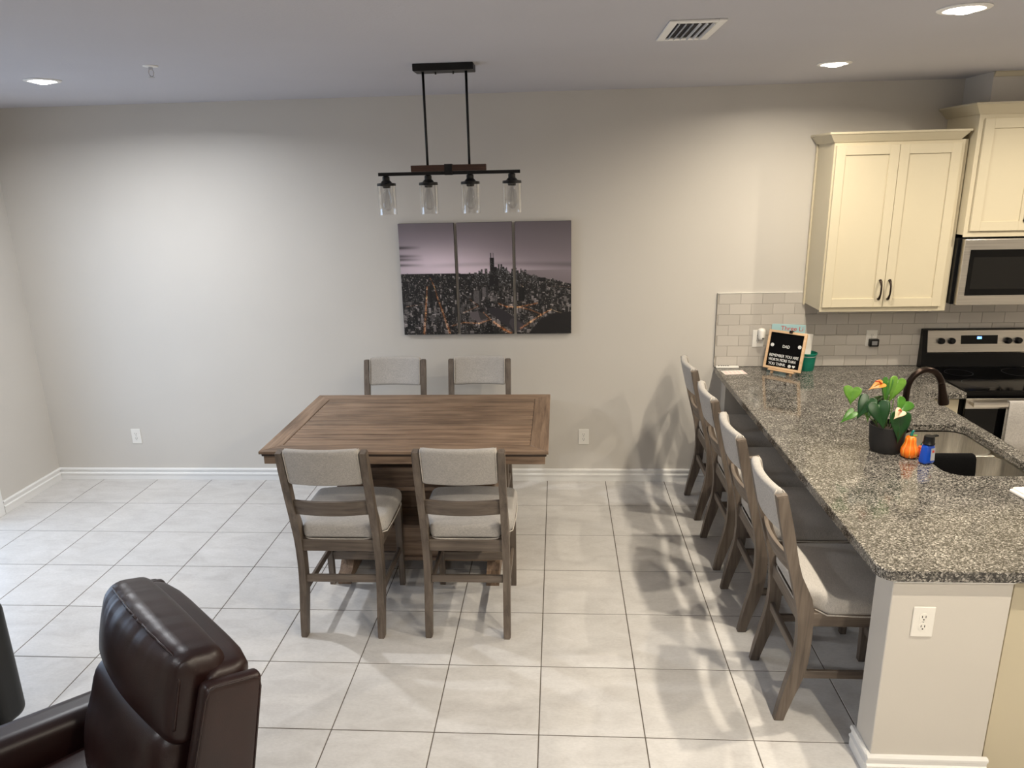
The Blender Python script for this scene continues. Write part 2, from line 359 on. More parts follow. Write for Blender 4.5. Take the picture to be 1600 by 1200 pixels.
# boxed-in duct above the right hand cabinet
struct(MB().box((2.757, -0.325, 2.60), (3.60, 0.0, CEIL)).obj('wall_duct', 'wall_paint'), 'boxed-in duct between tall cabinet and ceiling', 'wall')
struct(MB().prism([(-0.326, CEIL), (-0.326, CEIL-0.03), (-0.334, CEIL-0.028), (-0.345, CEIL-0.006), (-0.345, CEIL)], 'x', 2.757, 3.60).obj('trim_1', 'cabinet_paint'), 'small cream moulding at the duct top', 'trim')

# half walls carrying the overhanging counter
struct(MB().box((1.645, -2.735, 0), (1.72, -0.137, 0.874)).obj('wall_peninsula', 'wall_paint'), 'greige half wall under the peninsula counter behind the chairs', 'wall')
struct(MB().box((1.30, -2.875, 0), (1.72, -2.735, 0.874), 0.003).obj('wall_peninsula_end', 'wall_paint'), 'cream end wall carrying the near end of the granite counter', 'wall')
struct(MB().box((1.30, -0.137, 0), (1.72, -0.0005, 0.874)).obj('wall_peninsula_return', 'wall_paint'), 'short half wall under the counter beside the back wall', 'wall')
baseboard('baseboard_peninsula_end', 'x', lambda u, v: (-2.8755-u, v+0.0005), 1.284, 1.736, 'white stepped baseboard around the near end of the peninsula')
baseboard('baseboard_peninsula_side', 'y', lambda u, v: (1.2995-u, v+0.0005), -2.8755, -2.72, 'short white stepped baseboard turning the corner beside the chairs')
struct(MB().prism([(-2.876, 0.874), (-2.876, 0.858), (-2.884, 0.858), (-2.892, 0.866), (-2.892, 0.874)], 'x', 1.30, 1.715).obj('trim_2', 'trim_paint'), 'thin cream moulding under the near counter edge', 'trim')

# ------------------------------------------------------------------ backsplash tiles (parts of the back wall)
SX0, SZ0, SZ1 = 1.236, 0.9155, 1.458
MB().box((SX0, -0.0045, SZ0), (3.75, -0.0002, SZ1)).obj('grout', 'splash_grout', wb)
MB().box((SX0-0.003, -0.011, SZ0), (SX0, -0.0002, SZ1+0.003)).obj('edge_trim', 'chrome', wb)
MB().box((SX0, -0.011, SZ1), (1.845, -0.0002, SZ1+0.003)).obj('edge_trim', 'plate_white', wb)
tmesh = {}
TW, TH = 0.1535, (SZ1-SZ0)/7
for r in range(7):
    x = SX0 - (TW*0.42 if r % 2 else TW*0.42+TW/2 - TW*0.5 + 0.0) + (0 if r % 2 else -TW/2 + TW*0.0)
    while x < 3.75:
        a, b_ = max(x, SX0)+0.0009, min(x+TW, 3.75)-0.0009
        if b_-a > 0.012:
            w = round(b_-a, 4)
            if w not in tmesh:
                o = MB().box((0, -0.0085, 0), (w, -0.0035, TH-0.0018), 0.0012).obj('tmp', 'subway_tile'); tmesh[w] = o.data; bpy.data.objects.remove(o)
            inst('tile', tmesh[w], wb, (a, 0, SZ0+r*TH+0.0009))
        x += TW

# ------------------------------------------------------------------ ceiling fixtures
def downlight(x, y, w, colr, label):
    t = thing('recessed_light', label, 'ceiling light', (x, y, CEIL), 0, 'recessed downlights')
    MB().lathe([(0.062, 0.0), (0.090, 0.0), (0.091, -0.003), (0.086, -0.007), (0.070, -0.008), (0.060, -0.001)], seg=40).obj('trim_ring', 'trim_paint', t, SM)
    MB().lathe([(0, -0.020), (0.022, -0.0185), (0.042, -0.013), (0.056, -0.006), (0.061, -0.001), (0, -0.001)], seg=32).obj('lens', 'lamp_lens' if colr == WARM else 'lamp_lens_cool', t)
    ld = bpy.data.lights.new('lamp', 'AREA'); ld.shape = 'DISK'; ld.size = 0.06; ld.energy = w; ld.color = colr; ld.spread = R_(165)
    lo = bpy.data.objects.new('lamp', ld); COL.objects.link(lo); lo.parent = t; lo.location = (0, 0, -0.022)
for q in DOWNLIGHTS: downlight(*q)

t = thing('ceiling_vent', 'white louvred air vent in the ceiling', 'vent', (0.625, -2.055, CEIL))
MB().box((-0.075, -0.165, -0.0012), (0.075, 0.165, -0.0004)).obj('duct_shade_plate', 'vent_shade', t)  # dark plate coloured as the shade inside the duct; no opening is cut
m_ = MB()
for a, b_ in (((-0.108, -0.20), (-0.075, 0.20)), ((0.075, -0.20), (0.108, 0.20)), ((-0.075, -0.20), (0.075, -0.165)), ((-0.075, 0.165), (0.075, 0.20))): m_.box((a[0], a[1], -0.008), (b_[0], b_[1], -0.0003), 0.002)
m_.obj('frame', 'trim_paint', t)
for k in range(6):
    x = -0.064 + k*0.0256; sg = 1 if k > 2 else -1
    MB().hexa([(x, -0.165, -0.003), (x+0.0015, -0.165, -0.003), (x+0.0015, 0.165, -0.003), (x, 0.165, -0.003)], [(x+sg*0.0025, -0.165, -0.013), (x+sg*0.0025+0.0015, -0.165, -0.013), (x+sg*0.0025+0.0015, 0.165, -0.013), (x+sg*0.0025, 0.165, -0.016)]).obj('slat', 'trim_paint', t)

t = thing('fire_sprinkler', 'small white fire sprinkler head hanging from the ceiling', 'sprinkler', (-1.86, -1.617, CEIL))
MB().lathe([(0, -0.0005), (0.036, -0.0005), (0.034, -0.004), (0.014, -0.006), (0, -0.006)], seg=24).obj('escutcheon', 'trim_paint', t, SM)
MB().lathe([(0, -0.006), (0.010, -0.006), (0.010, -0.018), (0, -0.018)], seg=12).obj('body', 'chrome', t)
for sg in (-1, 1): MB().tube([(sg*0.009, 0, -0.017), (sg*0.013, 0, -0.03), (sg*0.009, 0, -0.043), (0, 0, -0.05)], 0.002, 6).obj('frame_arm', 'chrome', t)
MB().lathe([(0, -0.05), (0.013, -0.05), (0.013, -0.052), (0, -0.052)], seg=16).obj('deflector', 'chrome', t)

# ------------------------------------------------------------------ island pendant
PY = -1.35
t = thing('island_pendant_light', 'black bar pendant with wooden beam and four clear glass shades over the table', 'pendant light', (-0.476, PY, CEIL))
cn = MB().box((-0.152, -0.06, -0.034), (0.152, 0.06, -0.0005), 0.002).obj('canopy', 'black_metal', t)
for x in (-0.045, 0.045): MB().lathe([(0, -0.046), (0.004, -0.046), (0.005, -0.034), (0, -0.034)], (x, 0, 0), 10).obj('screw', 'black_metal', cn)
for x in (-0.110, 0.110): MB().tube([(x, 0, -0.033), (x, 0, -0.490)], 0.0065, 10).obj('rod', 'black_metal', t, True)
MB().box((-0.197, -0.018, -0.516), (0.197, 0.018, -0.484), 0.0015).obj('beam', 'beam_wood', t)
MB().box((-0.020, -0.0205, -0.536), (0.020, 0.0205, -0.480), 0.001).obj('strap', 'black_metal', t)
MB().box((-0.374, -0.008, -0.534), (0.374, 0.008, -0.5165), 0.001).obj('bar', 'black_metal', t)
def lamp_holder(x):
    h = MB().lathe([(0, 0.0), (0.012, 0.0), (0.019, -0.004), (0.019, -0.022), (0.024, -0.026), (0.030, -0.034), (0.049, -0.037), (0.050, -0.050), (0.022, -0.051), (0.020, -0.062), (0, -0.062)], seg=28).obj('lamp_holder', 'black_metal', t, SM, (x, 0, -0.534))
    MB().lathe([(0.046, -0.050), (0.0485, -0.050), (0.0485, -0.198), (0.046, -0.198), (0.046, -0.050)], seg=36).obj('glass_shade', 'clear_glass', h, SM)
    MB().lathe([(0.011, -0.062), (0.014, -0.075), (0.022, -0.10), (0.028, -0.135), (0.028, -0.150), (0.020, -0.168), (0.006, -0.178), (0, -0.179)], seg=20).obj('bulb', 'clear_glass', h, True)
    f = MB()
    for a in range(6): f.tube([(0.004*math.cos(a), 0.004*math.sin(a), -0.07), (0.012*math.cos(a), 0.012*math.sin(a), -0.145)], 0.0007, 5)
    f.obj('filament', 'device_gray', h)
for x in (-0.335, -0.111, 0.111, 0.330): lamp_holder(x)

# ------------------------------------------------------------------ three-panel skyline print
def skyline(WN, HN):
    rng = np.random.RandomState(7); vv, uu = np.mgrid[0:HN, 0:WN]; u = uu/(WN-1); v = vv/(HN-1)
    base = np.array([96, 84, 90.0]); img = np.zeros((HN, WN, 3))
    glow = np.exp(-((u-0.22)**2/0.10 + (v-0.36)**2/0.035)); g2 = np.exp(-((u-0.6)**2/0.10 + (v-0.42)**2/0.012))
    lum = 116 + 88*v + 84*glow + 34*g2 - 30*np.clip(u-0.45, 0, 1)
    for a in (0.21, 0.285, 0.315, 0.365): lum -= 95*np.exp(-((v-a-0.10*(u-0.05)*(a-0.25))**2/0.00016))*np.clip(1-u/(0.10+a*0.15), 0, 1)
    lum -= 26*np.exp(-((v-0.365-0.07*(u-0.55)**2)**2/0.0004))*np.clip((u-0.05)*4, 0, 1)
    img[:] = lum[..., None]*np.array([1.0, 0.92, 0.97])[None, None]
    hz = 0.432 + 0.012*np.clip(u-0.1, 0, 1)
    lake = (u > 0.70) & (v > 0.425); img[lake] = (np.array([140, 129, 134]) - 40*(v[lake, None]-0.425)*3)
    shore = np.where(u > 0.68, 0.44 + (u-0.68)*0.34, hz+0.01)
    city = v > shore; tex = rng.rand(HN, WN)
    img[city] = (16 + 30*rng.rand(city.sum(), 1)**2)*np.array([[1, 0.94, 0.92]])
    # blocks of low buildings, drawn far to near
    for k in range(2600):
        d = rng.rand()**0.8; v0 = 0.445 + 0.55*d; u0 = rng.rand(); sh = 0.44+(u0-0.68)*0.34 if u0 > 0.68 else 0.44
        if v0 < sh+0.012: continue
        w = int(2 + 7*d*rng.rand()); h = int(1 + (3+13*d)*rng.rand()**1.4); x = int(u0*WN); y = int(v0*HN)
        c = 12 + 135*rng.rand()**2.4
        if d < 0.12: c += 26*rng.rand()
        img[max(0, y-h):y, x:x+w] = c*np.array([1, 0.95, 0.94]); img[max(0, y-h):max(0, y-h)+1, x:x+w] *= 1.35
    sp = (rng.rand(HN, WN) > 0.955) & city; img[sp] = 60 + 110*rng.rand(sp.sum(), 1)*np.array([[1, 0.9, 0.82]])
    # downtown cluster
    for k in range(150):
        u0 = min(0.93, max(0.40, rng.normal(0.60, 0.11))); hgt = (0.02 + 0.075*rng.rand()**2)*math.exp(-((u0-0.62)/0.16)**2) + 0.008
        b0 = 0.45 + 0.10*rng.rand() + (max(0, u0-0.7)*0.3); x = int(u0*WN); w = int(2+4*rng.rand()); c = 24+46*rng.rand()
        img[int((b0-hgt)*HN):int((b0+0.02)*HN), x:x+w] = c*np.array([1, 0.95, 0.95])
        for q in range(int(hgt*HN*w*0.12)): img[int((b0-hgt*rng.rand())*HN), min(WN-1, x+rng.randint(w))] = 120+80*rng.rand()
    # tall stepped tower with two masts
    def rect(a, b_, c, d, col): img[int(c*HN):int(d*HN), int(a*WN):int(b_*WN)] = np.array(col)
    rect(0.531, 0.5345, 0.268, 0.32, (52, 46, 50)); rect(0.545, 0.5485, 0.268, 0.32, (52, 46, 50))
    rect(0.527, 0.553, 0.312, 0.56, (20, 18, 20)); rect(0.527, 0.565, 0.392, 0.56, (26, 23, 25)); rect(0.520, 0.572, 0.475, 0.56, (24, 21, 23))
    for k in range(26): img[int((0.33+0.22*rng.rand())*HN), int((0.529+0.03*rng.rand())*WN)] = 96
    # a few nearer slabs
    for a, b_, c, d, s in ((0.425, 0.47, 0.60, 0.715, 92), (0.475, 0.51, 0.575, 0.66, 104), (0.155, 0.18, 0.56, 0.70, 40), (0.19, 0.215, 0.60, 0.69, 34), (0.69, 0.725, 0.58, 0.70, 22), (0.31, 0.34, 0.72, 0.84, 46), (0.82, 0.85, 0.495, 0.53, 26)):
        rect(a, b_, c, d, np.array([1, 0.95, 0.95])*s); rect(b_-0.012, b_, c, d, np.array([1, 0.95, 0.95])*s*0.55)
        for k in range(30): img[int((c+(d-c)*rng.rand())*HN), int((a+(b_-a)*rng.rand())*WN)] *= 0.6
    def poly(pts, col):
        P = np.array(pts); ins = np.zeros((HN, WN), bool); n = len(P)
        for i in range(n):
            x1, y1 = P[i]; x2, y2 = P[i-1]; cnd = ((y1 > v) != (y2 > v)) & (u < (x2-x1)*(v-y1)/(y2-y1+1e-12)+x1); ins ^= cnd
        img[ins] = np.array(col)
    poly([(0.50, 0.76), (0.57, 0.755), (0.72, 0.90), (0.72, 0.955), (0.66, 0.985), (0.52, 0.81)], (46, 42, 46)); poly([(0.66, 0.985), (0.63, 0.90), (0.64, 0.86), (0.655, 0.855), (0.72, 0.92), (0.72, 0.955)], (66, 60, 64))
    poly([(0.395, 0.80), (0.45, 0.785), (0.505, 0.86), (0.455, 0.90), (0.40, 0.84)], (98, 90, 92)); poly([(0.443, 0.77), (0.475, 0.745), (0.50, 0.78), (0.495, 0.86), (0.46, 0.87)], (60, 56, 56)); poly([(0.447, 0.775), (0.475, 0.755), (0.49, 0.775), (0.463, 0.80)], (24, 22, 22))
    poly([(0.75, 0.99), (0.82, 0.86), (0.92, 0.80), (1.0, 0.80), (1.0, 1.0), (0.76, 1.0)], (22, 19, 20))
    # lit streets
    def street(pts, w, col, amp):
        for (a, c), (b_, d) in zip(pts[:-1], pts[1:]):
            dx, dy = (b_-a)*1.53, d-c; L = dx*dx+dy*dy; tt = np.clip(((u-a)*1.53*dx+(v-c)*dy)/L, 0, 1)
            dist = np.hypot((u-a)*1.53-tt*dx, v-c-tt*dy); wid = w*0.8*(0.35+1.3*np.clip(v-0.5, 0, 1))
            k = np.exp(-(dist/wid)**2)*amp*(0.15+1.1*rng.rand(HN, WN)**1.3); img[:] += k[..., None]*np.array(col)[None, None]
    OR = (170, 98, 46)
    street([(0.12, 0.99), (0.135, 0.80), (0.145, 0.66), (0.152, 0.56)], 0.014, OR, 0.95); street([(0.275, 0.99), (0.235, 0.78), (0.21, 0.66), (0.195, 0.56), (0.172, 0.48)], 0.014, OR, 0.9)
    street([(0.08, 0.56), (0.14, 0.46)], 0.006, (150, 130, 125), 0.8); street([(0.02, 0.74), (0.15, 0.71)], 0.006, (150, 100, 70), 0.6)
    street([(0.29, 0.92), (0.36, 0.89), (0.45, 0.90), (0.52, 0.865), (0.48, 0.80)], 0.009, OR, 0.8); street([(0.36, 0.80), (0.45, 0.74), (0.40, 0.68)], 0.006, OR, 0.7)
    street([(0.54, 0.89), (0.60, 0.96), (0.64, 0.99)], 0.016, OR, 1.0); street([(0.57, 0.72), (0.62, 0.75), (0.68, 0.755), (0.74, 0.74), (0.80, 0.72)], 0.012, OR, 0.9)
    street([(0.70, 0.95), (0.76, 0.89), (0.82, 0.83), (0.88, 0.78)], 0.012, OR, 0.9); street([(0.68, 0.75), (0.76, 0.78), (0.82, 0.82)], 0.010, OR, 0.8); street([(0.88, 0.78), (0.94, 0.81)], 0.007, (200, 170, 130), 0.7)
    street([(0.63, 0.74), (0.72, 0.70)], 0.007, (200, 170, 140), 0.6); street([(0.86, 0.565), (1.0, 0.58)], 0.004, (160, 120, 100), 0.7); street([(0.70, 0.55), (0.72, 0.57)], 0.009, (230, 180, 140), 0.7)
    img = np.clip(img, 0, 255)/255.0
    return np.where(img <= 0.04045, img/12.92, ((img+0.055)/1.055)**2.4)
HN, WN = 210, 320
IMG = skyline(WN, HN)
AX0, AX1, AZ0, AZ1 = -1.053, 0.186, 1.182, 1.992
PX = [(-1.053, -0.652), (-0.630, -0.234), (-0.213, 0.186)]
NAMES = ['left canvas of the three-part city print, dark cloud streaks and two lit avenues', 'middle canvas of the three-part city print, with the tall dark tower', 'right canvas of the three-part city print, with the flat lake horizon']
for (x0, x1), lb in zip(PX, NAMES):
    c0 = int((x0-AX0)/(AX1-AX0)*(WN-1)); c1 = int((x1-AX0)/(AX1-AX0)*(WN-1)); n = c1-c0+1
    o = thing('canvas_print', lb, 'wall art', ((x0+x1)/2, 0, (AZ0+AZ1)/2), 0, 'three-panel skyline print')
    hw, hh = (x1-x0)/2, (AZ1-AZ0)/2
    MB().box((-hw, -0.029, -hh), (hw, -0.001, hh), 0.001).obj('stretcher_frame', 'canvas_edge', o)
    me = bpy.data.meshes.new('print'); xs = np.linspace(-hw+0.0005, hw-0.0005, n); zs = np.linspace(hh-0.0005, -hh+0.0005, HN)
    XX, ZZ = np.meshgrid(xs, zs); vco = np.stack([XX, np.full_like(XX, -0.0296), ZZ], -1).reshape(-1, 3)
    idx = np.arange(HN*n).reshape(HN, n); fc = np.stack([idx[:-1, :-1], idx[1:, :-1], idx[1:, 1:], idx[:-1, 1:]], -1).reshape(-1, 4)
    me.from_pydata(vco.tolist(), [], fc.tolist()); ca = me.color_attributes.new('print', 'FLOAT_COLOR', 'POINT')
    cc = np.concatenate([IMG[:, c0:c1+1].reshape(-1, 3), np.ones((HN*n, 1))], 1); ca.data.foreach_set('color', cc.astype(np.float32).ravel())
    me.materials.append(MATS['print']); po = bpy.data.objects.new('print', me); COL.objects.link(po); po.parent = o

# ------------------------------------------------------------------ outlets
def outlet(label, loc, z0, z1, w, axis=0):
    o = thing('wall_outlet', label, 'outlet', loc); h = (z1-z0)/2
    p = MB().box((-w/2, -0.006, -h), (w/2, -0.0003, h), 0.002).obj('cover_plate', 'plate_white', o)
    for s in (-1, 1):
        r = MB().lathe([(0, 0), (0.0165, 0), (0.0165, 0.0015), (0, 0.0015)], seg=20).obj('receptacle', 'plate_white', o); r.matrix_local = Matrix.Translation((0, -0.0058, s*0.0195)) @ Matrix.Rotation(R_(90), 4, 'X')
        m = MB()
        for x in (-0.0063, 0.0063): m.box((x-0.0011, -0.0082, s*0.0195-0.001), (x+0.0011, -0.0070, s*0.0195+0.008))
        m.box((-0.0022, -0.0082, s*0.0195-0.0105), (0.0022, -0.0070, s*0.0195-0.006)); m.obj('slot', 'slot_dark', o)
    MB().box((-0.002, -0.0068, -0.002), (0.002, -0.0058, 0.002)).obj('screw', 'device_gray', o)
    return o
outlet('white wall outlet low on the bare left part of the back wall', (-3.281, 0, 0.372), 0.310, 0.434, 0.078)
outlet('white wall outlet low on the back wall between table and counter chairs', (0.281, 0, 0.365), 0.303, 0.427, 0.078)
outlet('white wall outlet on the cream end of the peninsula', (1.421, -2.875, 0.695), 0.633, 0.757, 0.078)
outlet('white outlet on the tiled wall behind the letter board', (1.540, -0.0085, 1.127), 1.064, 1.190, 0.078)
outlet('white outlet on the tiled wall near the stove', (2.343, -0.0085, 1.122), 1.063, 1.182, 0.078)
t = thing('plug_in_freshener', 'white rounded plug-in air freshener in the outlet beside the letter board', 'air freshener', (1.556, -0.0165, 1.165))
MB().rbox((0, -0.028, 0), (0.024, 0.027, 0.045), 0.022, 4, 3, lambda p: (p.x*(1+0.12*p.z/0.045), p.y, p.z)).obj('body', 'plate_white', t, True)
MB().lathe([(0, 0), (0.006, 0), (0.006, 0.002), (0, 0.002)], seg=12).obj('vent_hole', 'slot_dark', t).matrix_local = Matrix.Translation((0.004, -0.0545, -0.026)) @ Matrix.Rotation(R_(90), 4, 'X')
t = thing('plug_in_device', 'small black cube with grey face plugged into outlet near the stove', 'plug device', (2.352, -0.0165, 1.092))
MB().box((-0.032, -0.034, -0.026), (0.034, -0.0003, 0.028), 0.006, 2).obj('body', 'black_plastic', t, SM); MB().box((-0.018, -0.0352, -0.014), (0.020, -0.0342, 0.016), 0.0004).obj('screen', 'device_gray', t)

# ------------------------------------------------------------------ kitchen
def shaker(parent, x0, x1, z0, z1, y, handle=None, fw=0.058, hz=None):   # front faces -y at y
    m = MB(); t_ = 0.019
    for a, b_ in (((x0, z0), (x0+fw, z1)), ((x1-fw, z0), (x1, z1)), ((x0+fw, z0), (x1-fw, z0+fw)), ((x0+fw, z1-fw), (x1-fw, z1))): m.box((a[0], y, a[1]), (b_[0], y+t_, b_[1]), 0.0012)
    d = m.obj('door', 'cabinet_paint', parent); MB().box((x0+fw-0.002, y+0.009, z0+fw-0.002), (x1-fw+0.002, y+0.016, z1-fw+0.002)).obj('panel', 'cabinet_paint', d)
    if handle is not None:
        hz = hz or (z0+0.06, z0+0.19); a, b_ = hz
        m = MB().tube([(handle, y-0.001, a), (handle, y-0.014, a+0.006), (handle, y-0.028, a+0.035), (handle, y-0.030, (a+b_)/2), (handle, y-0.028, b_-0.035), (handle, y-0.014, b_-0.006), (handle, y-0.001, b_)], [0.010, 0.008, 0.0055, 0.0055, 0.0055, 0.008, 0.010], 8)
        m.obj('handle', 'bronze', d, True)
    return d
def crown(parent, x0, x1, y, z, side_l=True, out=0.048, h=0.060, right_ret=True):
    # mitred cove: front run plus left return, one mesh
    m = MB(); prof = [(0, 0), (0.006, 0), (0.012, 0.008), (out-0.006, h-0.014), (out, h-0.012), (out, h), (0, h)]
    bmv = m.bm; rows = []
    for d, zz in prof: rows.append([bmv.verts.new(p) for p in ((x0-d, -0.001, z+zz), (x0-d, y-d, z+zz), (x1+(d if right_ret else 0), y-d, z+zz), (x1+(d if right_ret else 0), -0.001 if right_ret else y, z+zz))])
    n = len(rows)
    for i in range(n-1):
        for k in range(3): bmv.faces.new((rows[i][k], rows[i][k+1], rows[i+1][k+1], rows[i+1][k]))
    bmv.faces.new(rows[-1]); 
    return m.obj('crown_moulding', 'cabinet_paint', parent)
UX0, UX1 = 1.846, 2.664
t = thing('wall_cabinet', 'cream two-door shaker wall cabinet above the letter board', 'cabinet', (0, 0, 0), 0, 'cream wall cabinets')
MB().box((UX0, -0.322, 1.385), (UX1, -0.012, 2.462), 0.001).obj('body', 'cabinet_paint', t)
MB().box((UX0-0.012, -0.030, 1.375), (UX0-0.0005, -0.012, 2.460)).obj('scribe_strip', 'cabinet_paint', t)
MB().box((UX0, -0.326, 1.375), (UX1, -0.3225, 2.462), 0.0005).obj('face_frame', 'cabinet_paint', t)
XM = 2.245
shaker(t, UX0+0.010, XM-0.0015, 1.408, 2.440, -0.346, XM-0.030, hz=(1.462, 1.585)); shaker(t, XM+0.0015, UX1-0.045, 1.408, 2.440, -0.346, XM+0.030, hz=(1.462, 1.585))
crown(t, UX0, UX1-0.056, -0.326, 2.4605)
RX0, RX1 = 2.672, 3.434
t = thing('wall_cabinet', 'taller cream shaker wall cabinet over the microwave', 'cabinet', (0, 0, 0), 0, 'cream wall cabinets')
MB().box((RX0, -0.395, 1.875), (RX1, -0.012, 2.600), 0.001).obj('body', 'cabinet_paint', t)
XM = (RX0+RX1)/2
shaker(t, RX0+0.030, XM-0.0015, 1.900, 2.575, -0.4155, XM-0.030); shaker(t, XM+0.0015, RX1-0.030, 1.900, 2.575, -0.4155, XM+0.030)
MB().box((RX0, -0.3990, 1.862), (RX1, -0.3955, 2.600), 0.0005).obj('face_frame', 'cabinet_paint', t)
crown(t, RX0, RX1, -0.399, 2.5995, out=0.060, h=0.066)
t = thing('microwave', 'stainless over-the-range microwave with black glass door', 'microwave', (0, 0, 0))
MB().box((RX0-0.004, -0.365, 1.425), (RX1, -0.013, 1.856), 0.004).obj('body', 'black_enamel', t)
d = MB().box((RX0+0.014, -0.412, 1.424), (RX1, -0.3655, 1.850), 0.006, 2).obj('door', 'stainless', t)
MB().box((RX0+0.055, -0.4145, 1.488), (RX1-0.18, -0.4122, 1.782), 0.001).obj('window', 'black_glass', d); MB().box((RX0+0.080, -0.4158, 1.530), (RX1-0.21, -0.4146, 1.735), 0.0004).obj('screen', 'dark_window', d)
MB().tube([(RX1-0.13, -0.412, 1.48), (RX1-0.13, -0.445, 1.50), (RX1-0.13, -0.445, 1.77), (RX1-0.13, -0.412, 1.79)], 0.010, 10).obj('handle', 'stainless', d, True)
MB().box((RX0+0.05, -0.33, 1.4225), (RX1-0.05, -0.05, 1.4248)).obj('vent_grille', 'device_gray', t)

# range
GX0, GX1 = 2.683, 3.443
t = thing('electric_range', 'stainless electric range with black glass cooktop and back control panel', 'stove', (0, 0, 0))
MB().box((GX0, -0.640, 0.02), (GX1, -0.020, 0.905), 0.003).obj('body', 'black_enamel', t)
MB().box((GX0-0.002, -0.675, 0.906), (GX1+0.002, -0.085, 0.922), 0.004, 2).obj('cooktop', 'black_glass', t)
MB().prism([(-0.020, 0.9055), (-0.083, 0.9225), (-0.072, 1.02), (-0.045, 1.185), (-0.020, 1.190)], 'x', GX0-0.004, GX1+0.004).obj('back_guard', 'black_enamel', t)
cp = MB().prism([(-0.0745, 1.022), (-0.0780, 1.030), (-0.0535, 1.180), (-0.0470, 1.183)], 'x', GX0+0.028, GX1-0.028).obj('control_panel', 'stainless', t)
# frame on the sloping panel: u along x, s up the slope
sl = Vector((0, 0.0245, 0.150)).normalized(); nr = Vector((0, -0.150, 0.0245)).normalized()
def onpanel(x, z, off): k = (z-1.030)/0.150; return Vector((x, -0.0780+0.0245*k, z)) + nr*off
rotp = Matrix((Vector((1, 0, 0)), sl, nr)).transposed().to_4x4()
for x in (2.800, 2.872, 3.255, 3.325):
    k = MB().lathe([(0, 0.030), (0.016, 0.030), (0.021, 0.024), (0.023, 0.004), (0.023, 0.0), (0, 0.0)], seg=20).obj('knob', 'black_plastic', cp, SM)
    k.matrix_local = Matrix.Translation(onpanel(x, 1.108, 0.0005)) @ rotp
dp = MB().box((-0.125, -0.030, 0), (0.125, 0.032, 0.0015), 0.0005).obj('display', 'black_glass', cp); DM = Matrix.Translation(onpanel(3.063, 1.115, 0.0004)) @ rotp; dp.matrix_local = DM
for k, (a, b_) in enumerate(((-0.012, 0.002), (-0.002, 0.012), (0.009, 0.02))):
    q = MB().box((a-0.003, 0.006, 0.0016), (a+0.006, 0.022, 0.0022)).obj('clock_digit', 'clock_blue', cp); q.matrix_local = DM
dr = MB().box((GX0+0.012, -0.672, 0.245), (GX1-0.012, -0.6405, 0.870), 0.006, 2).obj('oven_door', 'black_glass', t)
MB().box((GX0+0.012, -0.6745, 0.800), (GX1-0.012, -0.6722, 0.868), 0.001).obj('top_band', 'stainless', dr)
MB().box((GX0+0.035, -0.722, 0.824), (GX1-0.035, -0.702, 0.856), 0.006, 2).obj('handle', 'stainless', dr, SM)
for x in (GX0+0.05, GX1-0.05): MB().box((x-0.012, -0.702, 0.828), (x+0.012, -0.6744, 0.852), 0.002).obj('handle_post', 'stainless', dr)
MB().box((GX0+0.012, -0.668, 0.060), (GX1-0.012, -0.6405, 0.238), 0.005).obj('drawer', 'stainless', t)
for x, y, r in ((2.86, -0.24, 0.085), (3.26, -0.24, 0.10), (2.86, -0.51, 0.105), (3.26, -0.51, 0.085)):
    MB().lathe([(r, 0.9222), (r+0.003, 0.9222), (r+0.003, 0.9226), (r, 0.9226), (r, 0.9222)], (x, y, 0), 36).obj('burner_ring', 'burner_mark', t)
# towel over oven handle
m_ = MB(); nx, pr = 10, [(-0.700, 0.56), (-0.7005, 0.70), (-0.7005, 0.85), (-0.704, 0.8595), (-0.712, 0.8625), (-0.720, 0.8595), (-0.7245, 0.85), (-0.727, 0.74), (-0.730, 0.60), (-0.731, 0.46)]
g = [[m_.bm.verts.new((2.935+0.21*i/nx, y-0.004*abs(math.sin(i*0.9))*(0.86-z), z)) for (y, z) in pr] for i in range(nx+1)]
for i in range(nx):
    for j in range(len(pr)-1): m_.bm.faces.new((g[i][j], g[i+1][j], g[i+1][j+1], g[i][j+1]))
o = tag(m_.obj('dish_towel', 'towel_gray', None, True), 'light grey towel hanging over the oven door handle', 'towel')
sm_ = o.modifiers.new('thick', 'SOLIDIFY'); sm_.thickness = 0.003; sm_.offset = 1

# base cabinets
t = thing('base_cabinet', 'narrow cream base cabinet with drawer between peninsula and stove', 'cabinet', (0, 0, 0), 0, 'cream base cabinets')
MB().box((2.402, -0.625, 0.10), (2.676, -0.012, 0.873), 0.001).obj('body', 'cabinet_paint', t); MB().box((2.402, -0.56, 0.0), (2.676, -0.02, 0.0995)).obj('toe_kick', 'black_enamel', t)
dw = MB().box((2.425, -0.645, 0.725), (2.668, -0.6255, 0.855), 0.002).obj('drawer_front', 'cabinet_paint', t)
MB().lathe([(0, 0), (0.006, 0), (0.006, 0.012), (0.014, 0.020), (0.012, 0.028), (0, 0.030)], seg=14).obj('knob', 'bronze', dw, SM).matrix_local = Matrix.Translation((2.62, -0.645, 0.745)) @ Matrix.Rotation(R_(90), 4, 'X')
shaker(t, 2.425, 2.668, 0.12, 0.715, -0.6445, 2.645, 0.05, (0.56, 0.68))
t = thing('base_cabinet', 'long cream sink base cabinet on the kitchen side of the peninsula', 'cabinet', (0, 0, 0), 0, 'cream base cabinets')
MB().box((1.7205, -2.825, 0.10), (1.742, -0.70, 0.873)).obj('back_panel', 'cabinet_paint', t); MB().box((1.742, -2.845, 0.0), (2.362, -2.825, 0.873), 0.001).obj('end_panel', 'cabinet_paint', t)
MB().box((1.742, -2.825, 0.10), (2.362, -0.70, 0.64)).obj('carcass', 'cabinet_paint', t); MB().box((1.742, -2.825, 0.0), (2.30, -0.70, 0.0995)).obj('toe_kick', 'black_enamel', t)
